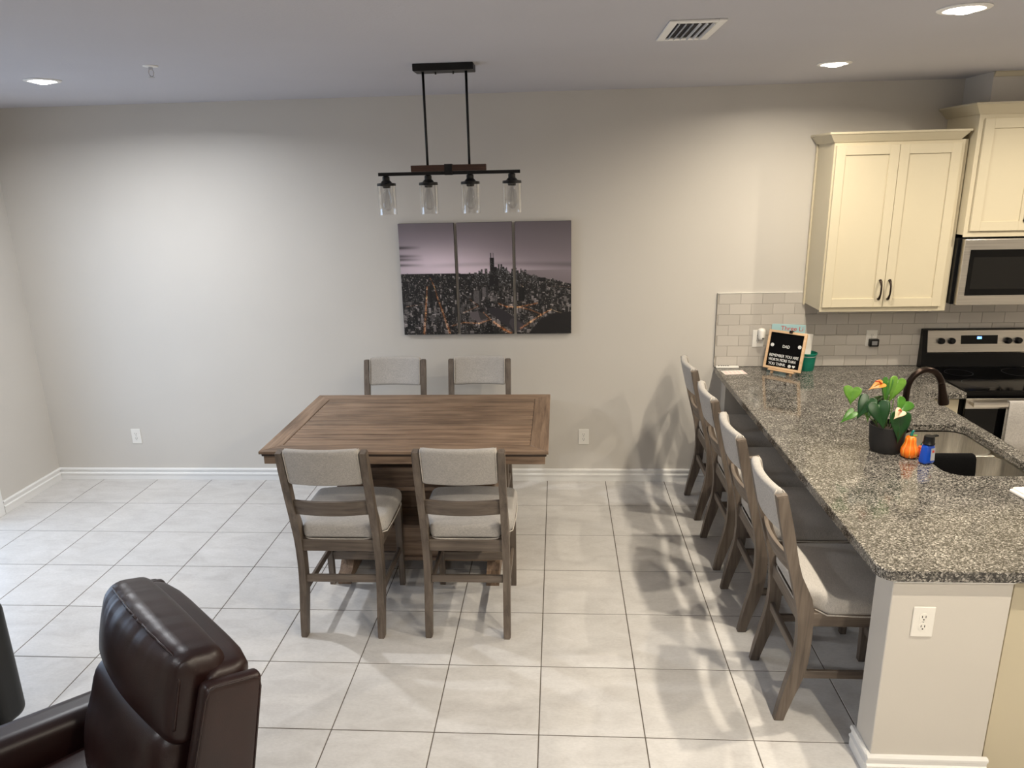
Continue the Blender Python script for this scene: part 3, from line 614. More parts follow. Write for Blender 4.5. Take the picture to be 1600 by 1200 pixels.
MB().box((2.345, -2.825, 0.6405), (2.362, -0.70, 0.873)).obj('face_frame', 'cabinet_paint', t)
for k in range(4):
    y0 = -2.80+k*0.52; d = MB().box((2.3625, y0, 0.13), (2.380, y0+0.50, 0.70), 0.002).obj('door', 'cabinet_paint', t); MB().box((2.3625, y0, 0.715), (2.380, y0+0.50, 0.860), 0.002).obj('drawer_front', 'cabinet_paint', t)
    MB().tube([(2.381, y0+0.46, 0.56), (2.405, y0+0.46, 0.58), (2.405, y0+0.46, 0.66), (2.381, y0+0.46, 0.68)], 0.005, 8).obj('handle', 'bronze', d, True)

# granite worktop with a sink cut-out
def arc(cx, cy, r, a0, a1, n=7): return [(cx+r*math.cos(R_(a0+(a1-a0)*k/n)), cy+r*math.sin(R_(a0+(a1-a0)*k/n))) for k in range(n+1)]
CX0, CX1, CY0 = 1.240, 2.412, -2.905
outer = [(CX0, -0.0005)] + arc(CX0+0.06, CY0+0.06, 0.06, 180, 270) + arc(CX1-0.03, CY0+0.03, 0.03, 270, 360) + [(CX1, -0.715), (CX1+0.015, -0.70), (2.679, -0.70), (2.679, -0.0005)]
SXa, SXb, SYa, SYb = 1.905, 2.335, -2.035, -1.300
hole = arc(SXb-0.09, SYb-0.09, 0.09, 90, 0) + arc(SXb-0.09, SYa+0.09, 0.09, 0, -90) + arc(SXa+0.09, SYa+0.09, 0.09, 270, 180) + arc(SXa+0.09, SYb-0.09, 0.09, 180, 90)
def slab(outer, hole, z0, z1, bev=0.004):
    m = MB(); b = m.bm
    def ring(pts, z): return [b.verts.new((x, y, z)) for x, y in pts]
    def fill(ro, rh, flip):
        es = [b.edges.new((r[i], r[(i+1) % len(r)])) for r in (ro, rh) for i in range(len(r))]
        bmesh.ops.triangle_fill(b, use_beauty=True, use_dissolve=False, edges=es)
    def inset(pts, d, sgn):
        n = len(pts); out = []
        for i in range(n):
            p = Vector(pts[i]); a = (p-Vector(pts[i-1])); c = (Vector(pts[(i+1) % n])-p); tdir = (a.normalized()+c.normalized()).normalized(); nv = Vector((-tdir.y, tdir.x))
            out.append(tuple(p+nv*d*sgn))
        return out
    o2 = inset(outer, bev, 1); h2 = inset(hole, bev, 1)
    ot, ht, om, hm, ob, hb = ring(o2, z1), ring(h2, z1), ring(outer, z1-bev), ring(hole, z1-bev), ring(outer, z0), ring(hole, z0)
    fill(ot, ht, 0); fill(ob, hb, 1)
    for A, B in ((ot, om), (om, ob), (ht, hm), (hm, hb)):
        for i in range(len(A)):
            j = (i+1) % len(A); b.faces.new((A[i], A[j], B[j], B[i]))
    return m
ct = tag(slab(outer, hole, 0.8745, 0.914).obj('countertop', 'granite'), 'polished speckled grey granite counter with clipped corner over the peninsula', 'countertop')

# double bowl sink, hung under the slab
t = thing('kitchen_sink', 'stainless double-bowl undermount sink set in the granite', 'sink', (0, 0, 0))
def bowl(x0, x1, y0, y1, zt, zb, r=0.075):
    m = MB(); b = m.bm
    def rr(x0, x1, y0, y1, r, z): return [b.verts.new((x, y, z)) for x, y in arc(x1-r, y1-r, r, 0, 90) + arc(x0+r, y1-r, r, 90, 180) + arc(x0+r, y0+r, r, 180, 270) + arc(x1-r, y0+r, r, 270, 360)]
    R = [rr(x0-0.008, x1+0.008, y0-0.008, y1+0.008, r+0.008, zt), rr(x0, x1, y0, y1, r, zt), rr(x0+0.006, x1-0.006, y0+0.006, y1-0.006, r, zb+0.03), rr(x0+0.012, x1-0.012, y0+0.012, y1-0.012, r-0.01, zb+0.010), rr(x0+0.03, x1-0.03, y0+0.03, y1-0.03, r-0.03, zb)]
    for A, B in zip(R[:-1], R[1:]):
        for i in range(len(A)): b.faces.new((A[i], A[(i+1) % len(A)], B[(i+1) % len(B)], B[i]))
    b.faces.new(R[-1]); return m
YD = -1.665
for y0, y1 in ((YD+0.018, SYb-0.004), (SYa+0.004, YD-0.018)):
    bw = bowl(SXa+0.004, SXb-0.004, y0, y1, 0.868, 0.665).obj('bowl', 'sink_steel', t, SM)
    MB().lathe([(0, 0.6662), (0.042, 0.6662), (0.044, 0.668), (0.040, 0.669), (0.026, 0.667), (0, 0.667)], ((SXa+SXb)/2, (y0+y1)/2, 0), 24).obj('drain', 'chrome', bw, SM)
MB().box((SXa+0.02, YD-0.011, 0.862), (SXb-0.02, YD+0.011, 0.8695), 0.003, 2).obj('divider_cap', 'sink_steel', t)
# black cloth over the divider
m_ = MB(); pr = [(YD+0.030, 0.78), (YD+0.026, 0.86), (YD+0.016, 0.8735), (YD, 0.876), (YD-0.016, 0.8735), (YD-0.028, 0.86), (YD-0.036, 0.80), (YD-0.040, 0.72), (YD-0.041, 0.69)]
g = [[m_.bm.verts.new((1.935+0.28*i/14, y-0.006*math.sin(i*1.1)*(0.88-z)*4*(1 if y < YD else -1), z)) for y, z in pr] for i in range(15)]
for i in range(14):
    for j in range(len(pr)-1): m_.bm.faces.new((g[i][j], g[i+1][j], g[i+1][j+1], g[i][j+1]))
o = tag(m_.obj('dish_cloth', 'cloth_black', None, True), 'black cloth draped over the sink divider', 'cloth'); sm_ = o.modifiers.new('thick', 'SOLIDIFY'); sm_.thickness = 0.004; sm_.offset = 0

# faucet
t = thing('kitchen_faucet', 'dark bronze gooseneck pull-down faucet beside the plant', 'faucet', (1.853, -1.64, 0.914))
MB().lathe([(0, 0), (0.028, 0), (0.028, 0.006), (0.022, 0.012), (0.019, 0.05), (0.017, 0.10), (0, 0.10)], seg=24).obj('base', 'bronze', t, SM)
pts = [(0, 0, 0.08), (0, 0, 0.20), (0.0, 0, 0.27)] + [(0.085-0.085*math.cos(R_(a)), 0, 0.30+0.105*math.sin(R_(a))) for a in range(0, 166, 15)]
MB().tube(pts, 0.0160, 14).obj('spout', 'bronze', t, True)
e = Vector(pts[-1]); dv = Vector((0.22, 0, -1)).normalized()
MB().tube([e-dv*0.004, e+dv*0.015, e+dv*0.05, e+dv*0.09, e+dv*0.105], [0.0170, 0.0175, 0.0205, 0.0265, 0.0250], 16).obj('spray_head', 'bronze', t, SM)
MB().tube([(0, -0.015, 0.075), (0, -0.04, 0.085), (-0.005, -0.09, 0.115)], [0.010, 0.007, 0.006], 10).obj('lever', 'bronze', t, True)

# ------------------------------------------------------------------ dining table
TC = Vector((-0.739, -1.213, 0)); TX, TY = 0.776, 0.522; TZ = 0.914
t = thing('dining_table', 'weathered brown counter-height dining table with planked top and storage pedestal', 'table', TC)
FW = 0.098
tp = MB().box((-TX+0.010, -TY+0.010, TZ-0.032), (TX-0.010, TY-0.010, TZ-0.016), 0.003).obj('tabletop', 'groove_wood', t)
for name, poly, mt in (('frame_board', [(-TX, -TY), (TX, -TY), (TX-FW, -TY+FW), (-TX+FW, -TY+FW)], 'table_wood_x'), ('frame_board', [(TX, TY), (-TX, TY), (-TX+FW, TY-FW), (TX-FW, TY-FW)], 'table_wood_x'),
                       ('frame_board', [(TX, -TY), (TX, TY), (TX-FW, TY-FW), (TX-FW, -TY+FW)], 'table_wood_y'), ('frame_board', [(-TX, TY), (-TX, -TY), (-TX+FW, -TY+FW), (-TX+FW, TY-FW)], 'table_wood_y')):
    c = Vector((sum(p[0] for p in poly)/4, sum(p[1] for p in poly)/4)); q = [tuple(Vector(p) + (c-Vector(p)).normalized()*0.0006) for p in poly]
    m = MB().prism(q, 'z', TZ-0.0155, TZ); bmesh.ops.bevel(m.bm, geom=[e for e in m.bm.edges if abs(e.verts[0].co.z-TZ) < 1e-5 and abs(e.verts[1].co.z-TZ) < 1e-5], offset=0.0018, segments=1, affect='EDGES'); m.obj(name, mt, tp)
MB().box((-TX+FW+0.001, -TY+FW+0.001, TZ-0.0158), (TX-FW-0.001, TY-FW-0.001, TZ-0.0048)).obj('groove_bed', 'groove_wood', tp)
NP = 10; y0, y1 = -TY+FW, TY-FW; pw = (y1-y0)/NP
for k in range(NP):
    o = MB().box((-TX+FW+0.0015, y0+k*pw+0.0048, TZ-0.0155), (TX-FW-0.0015, y0+(k+1)*pw-0.0048, TZ-0.0008), 0.0035).obj('plank', 'plank_wood', tp)
m_ = MB(); A = 0.018
for a, b_ in (((-TX+A, -TY+A), (TX-A, -TY+A+0.022)), ((-TX+A, TY-A-0.022), (TX-A, TY-A)), ((-TX+A, -TY+A+0.022), (-TX+A+0.022, TY-A-0.022)), ((TX-A-0.022, -TY+A+0.022), (TX-A, TY-A-0.022))): m_.box((a[0], a[1], TZ-0.078), (b_[0], b_[1], TZ-0.0322), 0.002)
m_.obj('apron', 'table_wood_x', t)
# storage pedestal
MB().box((-0.26, -0.15, 0.715), (0.26, 0.15, TZ-0.0322)).obj('column', 'table_wood_x', t)
MB().box((-0.47, -0.255, 0.690), (0.47, 0.255, 0.7145), 0.003).obj('pedestal_top', 'table_wood_x', t)
MB().box((-0.445, -0.235, 0.592), (0.445, 0.235, 0.6895)).obj('drawer_box', 'table_wood_x', t)
MB().box((-0.46, -0.250, 0.566), (0.46, 0.250, 0.5915), 0.004).obj('ledge', 'table_wood_x', t)
for s in (-1, 1): MB().box((s*0.415, -0.235, 0.3515), (s*0.445, 0.235, 0.5655)).obj('side_panel', 'table_wood_z', t)
MB().box((-0.4145, -0.012, 0.3515), (0.4145, 0.012, 0.5655)).obj('back_panel', 'table_wood_x', t)
MB().box((-0.46, -0.250, 0.328), (0.46, 0.250, 0.351), 0.004).obj('shelf', 'table_wood_x', t)
MB().box((-0.445, -0.235, 0.142), (0.445, 0.235, 0.3275)).obj('lower_box', 'table_wood_x', t)
MB().box((-0.46, -0.250, 0.116), (0.46, 0.250, 0.1415), 0.004).obj('ledge', 'table_wood_x', t)
for s in (-1, 1):
    m = MB().prism([(-0.325, 0), (-0.25, 0), (-0.235, 0.012), (0.235, 0.012), (0.25, 0), (0.325, 0), (0.325, 0.045), (0.305, 0.060), (0.27, 0.066), (0.25, 0.085), (0.22, 0.1155), (-0.22, 0.1155), (-0.25, 0.085), (-0.27, 0.066), (-0.305, 0.060), (-0.325, 0.045)], 'x', s*0.44-0.038, s*0.44+0.038)
    m.obj('foot', 'table_wood_y', t)

# ------------------------------------------------------------------ chairs (local +y forward, origin between the rear feet)
BACK = [(-0.031, 0.0), (-0.016, 0.085), (0.002, 0.174), (0.020, 0.255), (0.030, 0.323), (0.034, 0.395), (0.031, 0.468), (0.024, 0.530), (0.013, 0.589), (-0.012, 0.690), (-0.037, 0.785), (-0.058, 0.870), (-0.078, 0.955), (-0.098, 1.055)]
FRNT = [(-0.055, 1.062), (-0.040, 1.00), (-0.024, 0.937), (-0.010, 0.875), (0.002, 0.814), (0.014, 0.760), (0.030, 0.705), (0.056, 0.650), (0.080, 0.598), (0.090, 0.545), (0.092, 0.490), (0.093, 0.430), (0.092, 0.366), (0.088, 0.300), (0.079, 0.240), (0.062, 0.180), (0.042, 0.121), (0.024, 0.06), (0.010, 0.0)]
def post_mid(z):
    f = lambda L, z: np.interp(z, [p[1] for p in sorted(L, key=lambda q: q[1])], [p[0] for p in sorted(L, key=lambda q: q[1])])
    return float((f(BACK, z)+f(FRNT, z))/2)
def make_chair():
    t = thing('dining_chair', '', 'chair')
    for s in (-1, 1):
        m = MB().prism(BACK+FRNT, 'x', s*0.186, s*0.222); bmesh.ops.bevel(m.bm, geom=[e for e in m.bm.edges if abs(e.verts[0].co.x-e.verts[1].co.x) < 1e-6], offset=0.004, segments=2, affect='EDGES')
        m.obj('back_post', 'chair_wood_z', t, SM)
        h, g = 0.021, 0.0145; x, y = s*0.209, 0.500
        MB().hexa([(x-g, y-g, 0), (x+g, y-g, 0), (x+g, y+g, 0), (x-g, y+g, 0)], [(x-h, y-h, 0.528), (x+h, y-h, 0.528), (x+h, y+h, 0.528), (x-h, y+h, 0.528)]).obj('leg', 'chair_wood_z', t)
        MB().box((s*0.196, 0.085, 0.468), (s*0.216, 0.482, 0.531), 0.002).obj('seat_rail', 'chair_wood_y', t)
        MB().box((s*0.197, 0.072, 0.212), (s*0.214, 0.487, 0.250), 0.003).obj('stretcher', 'chair_wood_y', t)
    MB().box((-0.1865, 0.040, 0.466), (0.1865, 0.062, 0.531), 0.002).obj('seat_rail', 'chair_wood_x', t)
    MB().box((-0.190, 0.492, 0.468), (0.190, 0.512, 0.531), 0.002).obj('seat_rail', 'chair_wood_x', t)
    MB().box((-0.1865, 0.040, 0.286), (0.1865, 0.060, 0.326), 0.003).obj('stretcher', 'chair_wood_x', t)
    MB().box((-0.194, 0.490, 0.162), (0.194, 0.511, 0.212), 0.003).obj('stretcher', 'chair_wood_x', t)
    MB().box((-0.1955, 0.0625, 0.515), (0.1955, 0.4915, 0.540)).obj('seat_board', 'chair_wood_x', t)
    # seat: narrow between the posts, wider in front of them
    def sf(p):
        y = p.y+0.285; k = min(1, max(0, (y-0.085)/0.07)); k = k*k*(3-2*k); w = 0.184+(0.243-0.184)*k
        top = max(0, p.z/0.045); z = p.z + 0.020*top*(1-(p.x/0.25)**2)*(1-((y-0.28)/0.26)**2)
        yy = p.y - (0.02*(p.x/0.24)**2 if p.y > 0.1 else 0)
        return (p.x/0.24*w, yy, z)
    sc = MB().rbox((0, 0.285, 0.574), (0.24, 0.243, 0.045), 0.036, 4, 12, sf).obj('seat_cushion', 'linen', t, True)
    # welt round the seat bottom
    pts = []
    for a in np.linspace(0, 2*PI, 64, endpoint=False):
        c, s_ = math.cos(a), math.sin(a); e_ = 0.22; px = 0.24*abs(c)**e_*(1 if c > 0 else -1); py = 0.243*abs(s_)**e_*(1 if s_ > 0 else -1)
        q = sf(Vector((px, py, -0.045))); pts.append((q[0]*1.0, q[1]+0.285, 0.5355))
    MB().tube(pts, 0.0032, 6, closed=True).obj('piping', 'linen_welt', sc, True)
    # back pad and slat follow the curve between the posts
    def curve(hz, zc, depth):
        return lambda p: (p.x, p.y + post_mid(zc+p.z) - depth*(1-(p.x/0.186)**2), p.z)
    bp = MB().rbox((0, 0.0, 0.976), (0.1855, 0.021, 0.099), 0.019, 4, 12, curve(0.099, 0.976, 0.026)).obj('back_pad', 'linen', t, True)
    for s in (-1, 1):
        for dy in (-0.0215, 0.0215): MB().tube([(s*0.1795, post_mid(z)+dy*(1 if abs(z-0.976) < 0.09 else 0.5), z) for z in np.linspace(0.884, 1.069, 12)], 0.0030, 6).obj('piping', 'linen_welt', bp, True)
    fn = curve(0.043, 0.735, 0.024)
    MB().rbox((0, 0, 0.735), (0.1865, 0.0095, 0.043), 0.003, 2, 10, fn).obj('back_slat', 'chair_wood_x', t, SM)
    return t
chair = make_chair()
SPOTS = [((-1.040, -2.030), 0.0, 'gray-brown dining chair with linen seat, left of the two with backs to camera', 'chairs at the dining table'),
         ((-0.384, -2.018), 0.0, 'gray-brown dining chair with linen seat, right of the two with backs to camera', 'chairs at the dining table'),
         ((-1.077, -0.368), PI, 'dining chair with linen back on the wall side of table, under the left canvas', 'chairs at the dining table'),
         ((-0.470, -0.360), PI, 'dining chair with linen back on the wall side of table, under the middle canvas', 'chairs at the dining table'),
         ((1.050, -2.369), -PI/2, 'linen padded wooden chair at the peninsula counter, nearest the cream end wall', 'chairs at the peninsula counter'),
         ((1.043, -1.732), -PI/2, 'linen padded wooden chair at the peninsula counter, second from the cream end wall', 'chairs at the peninsula counter'),
         ((1.043, -1.117), -PI/2, 'linen padded wooden chair at the peninsula counter, third from the cream end wall', 'chairs at the peninsula counter'),
         ((1.048, -0.460), -PI/2, 'linen padded wooden chair at the peninsula counter, farthest, beside the back wall', 'chairs at the peninsula counter')]
for i, (p, rz, lb, gp) in enumerate(SPOTS):
    c = chair if i == 0 else copy_tree(chair)
    c.location = (p[0], p[1], 0); c.rotation_euler = (0, 0, rz); c['label'] = lb; c['group'] = gp

# ------------------------------------------------------------------ things on the counter
ZC = 0.9143
t = thing('letter_board', 'black felt letter board in pale wooden frame on small easel', 'letter board', (1.668, -0.215, ZC), R_(-42))
TILT = R_(-14)
bd = bpy.data.objects.new('board', None)
def tilt(o, parent=t, off=(0, -0.012, 0.030)): o.parent = parent; o.matrix_local = Matrix.Translation(off) @ Matrix.Rotation(TILT, 4, 'X'); return o
S = 0.137
fr = MB()
for a, b_ in (((-S, 0), (-S+0.017, 2*S)), ((S-0.017, 0), (S, 2*S)), ((-S+0.017, 0), (S-0.017, 0.017)), ((-S+0.017, 2*S-0.017), (S-0.017, 2*S))): fr.box((a[0], -0.010, a[1]), (b_[0], 0.010, b_[1]), 0.0015)
fr = tilt(fr.obj('frame', 'pale_wood'))
ft = MB().box((-S+0.017, -0.002, 0.017), (S-0.017, 0.006, 2*S-0.017)); 
ft = tilt(ft.obj('felt', 'felt_black'))
def text(body, size, x, z, parent, mat, y=-0.0032, ext=0.0008, sp=1.0, fit=None):
    cu = bpy.data.curves.new('lettering', 'FONT'); cu.body = body; cu.size = size; cu.align_x = 'CENTER'; cu.align_y = 'CENTER'; cu.extrude = ext; cu.space_character = sp; cu.resolution_u = 3
    ob = bpy.data.objects.new('lettering', cu); COL.objects.link(ob); dg = bpy.context.evaluated_depsgraph_get(); me = bpy.data.meshes.new_from_object(ob.evaluated_get(dg)); bpy.data.objects.remove(ob)
    me.materials.clear(); me.materials.append(MATS[mat]); xs_ = [v.co.x for v in me.vertices]; kx = fit/(max(xs_)-min(xs_)) if fit else 1.0; o = bpy.data.objects.new('lettering', me); COL.objects.link(o); o.parent = parent
    o.matrix_local = Matrix.Translation((x, y, z)) @ Matrix.Rotation(R_(90), 4, 'X') @ Matrix.Diagonal((kx, 1, 1, 1)); return o
text('DAD', 0.030, 0.004, 0.165, ft, 'letter_white', fit=0.050)
text('REMEMBER YOU ARE', 0.0285, 0.000, 0.096, ft, 'letter_white', fit=0.212); text('WORTH MORE THAN', 0.0285, -0.008, 0.066, ft, 'letter_white', fit=0.198); text('YOU THINK', 0.0285, -0.040, 0.036, ft, 'letter_white', fit=0.126)
def disc(x, z, r, mat, y, nm='emblem'):
    o = MB().lathe([(0, 0), (r, 0), (r, 0.0012), (0, 0.0012)], seg=20).obj(nm, mat, ft); o.matrix_local = Matrix.Translation((x, y, z)) @ Matrix.Rotation(R_(90), 4, 'X')
for x, z, r in ((-0.098, 0.168, 0.0125), (0.100, 0.176, 0.0125), (0.052, 0.034, 0.011)):
    disc(x, z, r, 'letter_white', -0.0024)
    for dx in (-0.35, 0.35): disc(x+dx*r, z+0.25*r, r*0.15, 'felt_black', -0.0037, 'eye')
    o = MB().tube([(x+0.55*r*math.cos(a), -0.0040, z+0.55*r*math.sin(a)) for a in np.linspace(PI*1.15, PI*1.85, 7)], 0.0009, 5).obj('smile', 'felt_black', ft)
hp = [(0.011*0.062*16*math.sin(a)**3, 0.011*0.062*(13*math.cos(a)-5*math.cos(2*a)-2*math.cos(3*a)-math.cos(4*a))) for a in np.linspace(0, 2*PI, 28, endpoint=False)]
MB().prism([(0.082+a, 0.035+b_) for a, b_ in hp], 'y', -0.0036, -0.0022).obj('heart', 'letter_white', ft)
MB().box((-0.095, -0.030, 0.020), (0.095, 0.006, 0.0295), 0.002).obj('easel_ledge', 'pale_wood', t)
for x in (-0.070, 0.070): MB().hexa([(x-0.008, -0.020, 0), (x+0.008, -0.020, 0), (x+0.008, -0.004, 0), (x-0.008, -0.004, 0)], [(x-0.008, -0.014, 0.0195), (x+0.008, -0.014, 0.0195), (x+0.008, 0.002, 0.0195), (x-0.008, 0.002, 0.0195)]).obj('easel_leg', 'pale_wood', t)
MB().hexa([(-0.008, 0.085, 0), (0.008, 0.085, 0), (0.008, 0.097, 0), (-0.008, 0.097, 0)], [(-0.008, 0.062, 0.20), (0.008, 0.062, 0.20), (0.008, 0.070, 0.20), (-0.008, 0.070, 0.20)]).obj('easel_back_leg', 'pale_wood', t)
cl = tilt(MB().box((0.010, -0.014, 2*S-0.012), (0.036, 0.014, 2*S+0.008), 0.003).obj('clip', 'bronze'))

t = thing('green_bucket', 'small green plastic bucket behind the letter board', 'bucket', (1.868, -0.105, ZC))
MB().lathe([(0, 0), (0.050, 0), (0.052, 0.003), (0.064, 0.120), (0.069, 0.121), (0.070, 0.128), (0.065, 0.130), (0.062, 0.126), (0.050, 0.006), (0, 0.006)], seg=32).obj('body', 'green_plastic', t, SM)
MB().tube([(0.069*math.cos(a), 0.069*math.sin(a)-0.004, 0.118-0.010*math.sin(-a)) for a in np.linspace(PI, 2*PI, 14)], 0.0018, 6).obj('handle', 'device_gray', t, True)
def sheet(nm, mat, loc, w, h, th, rz, rx, label, cat, ry=0):
    o = thing(nm, label, cat, loc, 0); o.rotation_euler = (rx, ry, rz)
    MB().box((-w/2, -th/2, 0), (w/2, th/2, h), min(0.001, th/4)).obj('cover', mat, o); return o
bk = sheet('picture_book', 'book_blue', (1.735, -0.026, ZC), 0.235, 0.315, 0.012, R_(-4), R_(-3), 'pale blue picture book with red title standing behind the letter board', 'book', R_(3))
MB().box((-0.115, -0.004, 0.003), (0.1185, 0.004, 0.312)).obj('pages', 'paper_white', bk)
text('Three Li', 0.046, 0.025, 0.285, bk, 'ink_red', y=-0.0066, ext=0.0003)
sheet('paper_folder', 'paper_white', (1.842, -0.075, ZC+0.008), 0.105, 0.250, 0.006, R_(-12), R_(-2), 'white folded papers standing in the green bucket', 'papers', R_(3))

t = thing('remote_control', 'slim white remote lying against the tiled wall', 'remote', (1.325, -0.040, ZC), R_(-2))
MB().box((-0.082, -0.018, 0), (0.082, 0.018, 0.015), 0.005, 2).obj('body', 'plate_white', t, SM)
for x in (-0.060, -0.040, -0.025, -0.010, 0.006): MB().box((x-0.005, -0.007, 0.0151), (x+0.005, 0.007, 0.0168), 0.0005).obj('button', 'black_plastic', t)
t = thing('printed_card', 'white and pink printed card lying on the counter corner', 'card', (1.345, -0.172, ZC), R_(6))
MB().box((-0.080, -0.052, 0), (0.080, 0.052, 0.0012)).obj('sheet', 'paper_white', t); MB().box((-0.080, -0.052, 0.0013), (0.080, -0.040, 0.0016)).obj('red_band', 'card_pink', t); MB().box((0.062, -0.040, 0.0013), (0.080, 0.052, 0.0016)).obj('pink_band', 'card_pink', t)
for k in range(4): MB().box((-0.066+0.03*k, -0.028, 0.0013), (-0.046+0.03*k, 0.036, 0.0015)).obj('print_block', 'card_pink', t)

# plant
PC = Vector((1.752, -1.705, ZC))
t = thing('potted_anthurium', 'leafy green anthurium with amber bloom in a dark pot beside the faucet', 'plant', PC)
pt = MB().lathe([(0, 0), (0.066, 0), (0.072, 0.006), (0.080, 0.05), (0.087, 0.135), (0.0875, 0.140), (0.083, 0.140), (0.080, 0.118), (0, 0.118)], seg=40).obj('pot', 'pot_black', t, SM)
MB().lathe([(0, 0.124), (0.05, 0.122), (0.079, 0.1185), (0.079, 0.1182), (0, 0.1182)], seg=24).obj('soil', 'soil', pt, True)
def leaf(base, tip, width, nrm, mat, name='leaf', stem=True, cup=0.12, stemmat='stem_green'):
    b0, t0 = Vector(base), Vector(tip); L = (t0-b0).length; ax = (t0-b0).normalized(); nv = Vector(nrm); nv = (nv-ax*nv.dot(ax)).normalized(); sd = ax.cross(nv)
    m = MB(); NT, NR = 36, 6; cen = m.bm.verts.new(b0); rings = []
    for k in range(1, NR+1):
        f = k/NR; row = []
        for q in range(NT):
            a = 2*PI*q/NT; hx = 16*math.sin(a)**3; hy = 13*math.cos(a)-5*math.cos(2*a)-2*math.cos(3*a)-math.cos(4*a)
            du = (4.0-hy)/21.0*L*f; dv = hx/32.0*width*f*1.02
            if hy > 4.0: du *= 0.45
            ww = abs(dv)/(width/2); al = du/L
            row.append(m.bm.verts.new(b0 + ax*du + sd*dv + nv*(-0.18*L*al*abs(al) + cup*width*ww*(1-0.5*ww) - 0.02*width*(ww < 0.05)*f)))
        rings.append(row)
    for q in range(NT): m.bm.faces.new((cen, rings[0][q], rings[0][(q+1) % NT]))
    for A, B in zip(rings[:-1], rings[1:]):
        for q in range(NT): m.bm.faces.new((A[q], B[q], B[(q+1) % NT], A[(q+1) % NT]))
    bmesh.ops.remove_doubles(m.bm, verts=m.bm.verts[:], dist=0.0002)
    o = m.obj(name, mat, t, True); md = o.modifiers.new('thick', 'SOLIDIFY'); md.thickness = 0.0012
    if stem:
        r0 = Vector((0.25*b0.x, 0.25*b0.y, 0.118)); r0.x = max(-0.05, min(0.05, r0.x)); r0.y = max(-0.05, min(0.05, r0.y)); mid = (r0+b0)/2 + Vector((0, 0, 0.04)) - Vector((b0.x, b0.y, 0))*0.12
        MB().tube([r0*(1-s)**2 + mid*2*s*(1-s) + b0*s*s for s in [k/8 for k in range(9)]], 0.0022, 6).obj('stem', stemmat, o, True)
    return o
LV = [((-0.192, 0.00, 0.325), (-0.207, -0.02, 0.245), 0.085, (-0.5, -0.8, 0.5), 'leaf_light'),
      ((-0.118, -0.02, 0.275), (-0.180, -0.05, 0.180), 0.085, (-0.3, -0.9, 0.5), 'leaf_dark'),
      ((-0.190, -0.03, 0.212), (-0.258, -0.05, 0.165), 0.050, (-0.2, -0.8, 0.7), 'leaf_green'),
      ((-0.100, 0.01, 0.250), (-0.122, -0.03, 0.160), 0.065, (-0.7, -0.7, 0.3), 'leaf_light'),
      ((-0.082, -0.05, 0.255), (-0.060, -0.10, 0.140), 0.105, (-0.3, -0.9, 0.4), 'leaf_dark'),
      ((-0.012, 0.03, 0.355), (-0.040, 0.00, 0.235), 0.060, (-0.8, -0.5, 0.3), 'leaf_green'),
      ((0.030, 0.02, 0.360), (-0.005, -0.01, 0.250), 0.085, (0.2, -0.9, 0.4), 'leaf_light'),
      ((0.062, -0.02, 0.262), (0.015, -0.06, 0.205), 0.090, (0.2, -0.8, 0.6), 'leaf_green'),
      ((0.020, -0.07, 0.205), (0.016, -0.115, 0.072), 0.105, (0.05, -0.95, 0.25), 'leaf_dark'),
      ((0.060, -0.02, 0.215), (0.092, -0.055, 0.150), 0.055, (0.5, -0.7, 0.5), 'leaf_green'),
      ((-0.030, 0.06, 0.260), (-0.060, 0.11, 0.200), 0.080, (-0.2, 0.5, 0.9), 'leaf_green'),
      ((0.010, 0.09, 0.250), (0.005, 0.165, 0.190), 0.075, (0.1, 0.5, 0.9), 'leaf_dark')]
for q in LV: leaf(*q)
for base, tip, w, nv, mt in (((-0.055, 0.0, 0.352), (-0.125, -0.02, 0.335), 0.052, (0.0, -0.5, 0.9), 'spathe_amber'), ((0.020, -0.075, 0.232), (-0.022, -0.105, 0.205), 0.050, (0.1, -0.6, 0.8), 'spathe_pale')):
    o = leaf(base, tip, w, nv, mt, 'bloom'); b0 = Vector(base); MB().tube([b0, b0+(Vector(tip)-b0)*0.3+Vector((0, -0.006, 0.022)), b0+(Vector(tip)-b0)*0.6+Vector((0, -0.010, 0.028))], [0.004, 0.005, 0.003], 8).obj('spadix', 'spadix', o, True)

# glazed gourds
def gourd(label, loc, s, mat, stem):
    t = thing('ceramic_pumpkin', label, 'ornament', loc, 0, 'ceramic pumpkins by the sink')
    lob = lambda a, z: 1+0.10*abs(math.cos(a*4))-0.05
    b = MB().lathe([(0, 0.002), (0.024, 0.0), (0.036, 0.008), (0.041, 0.026), (0.039, 0.044), (0.031, 0.060), (0.025, 0.076), (0.025, 0.092), (0.021, 0.106), (0.012, 0.112), (0, 0.111)], seg=48, mod=lob).obj('body', mat, t, True)
    for k in range(8):
        a = (k+0.5)*PI/4; MB().tube([(r*0.955*math.cos(a), r*0.955*math.sin(a), z) for r, z in ((0.036, 0.008), (0.0405, 0.026), (0.0385, 0.044), (0.031, 0.060), (0.025, 0.076), (0.0248, 0.092), (0.021, 0.105))], 0.0022, 5).obj('groove', 'gourd_gold', b, True)
    MB().tube([(0, 0, 0.108), (0.001, 0, 0.122), (0.006, 0, 0.134), (0.010, 0, 0.140)], [0.010, 0.006, 0.005, 0.0055], 8).obj('stem', stem, t, True)
    lf = MB().prism([(0.0, 0.0), (0.014, 0.010), (0.030, 0.004), (0.024, -0.010), (0.010, -0.012)], 'z', 0.1135, 0.1150).obj('leaf', 'leaf_light', t)
    t.scale = (s, s, s); return t
gourd('tall ribbed orange glazed pumpkin between the plant pot and the soap', (1.826, -1.800, ZC), 1.0, 'gourd_orange', 'teal_glaze')
gourd('small reddish glazed pumpkin tucked behind the blue soap bottle', (1.886, -1.786, ZC), 0.5, 'gourd_red', 'teal_glaze')

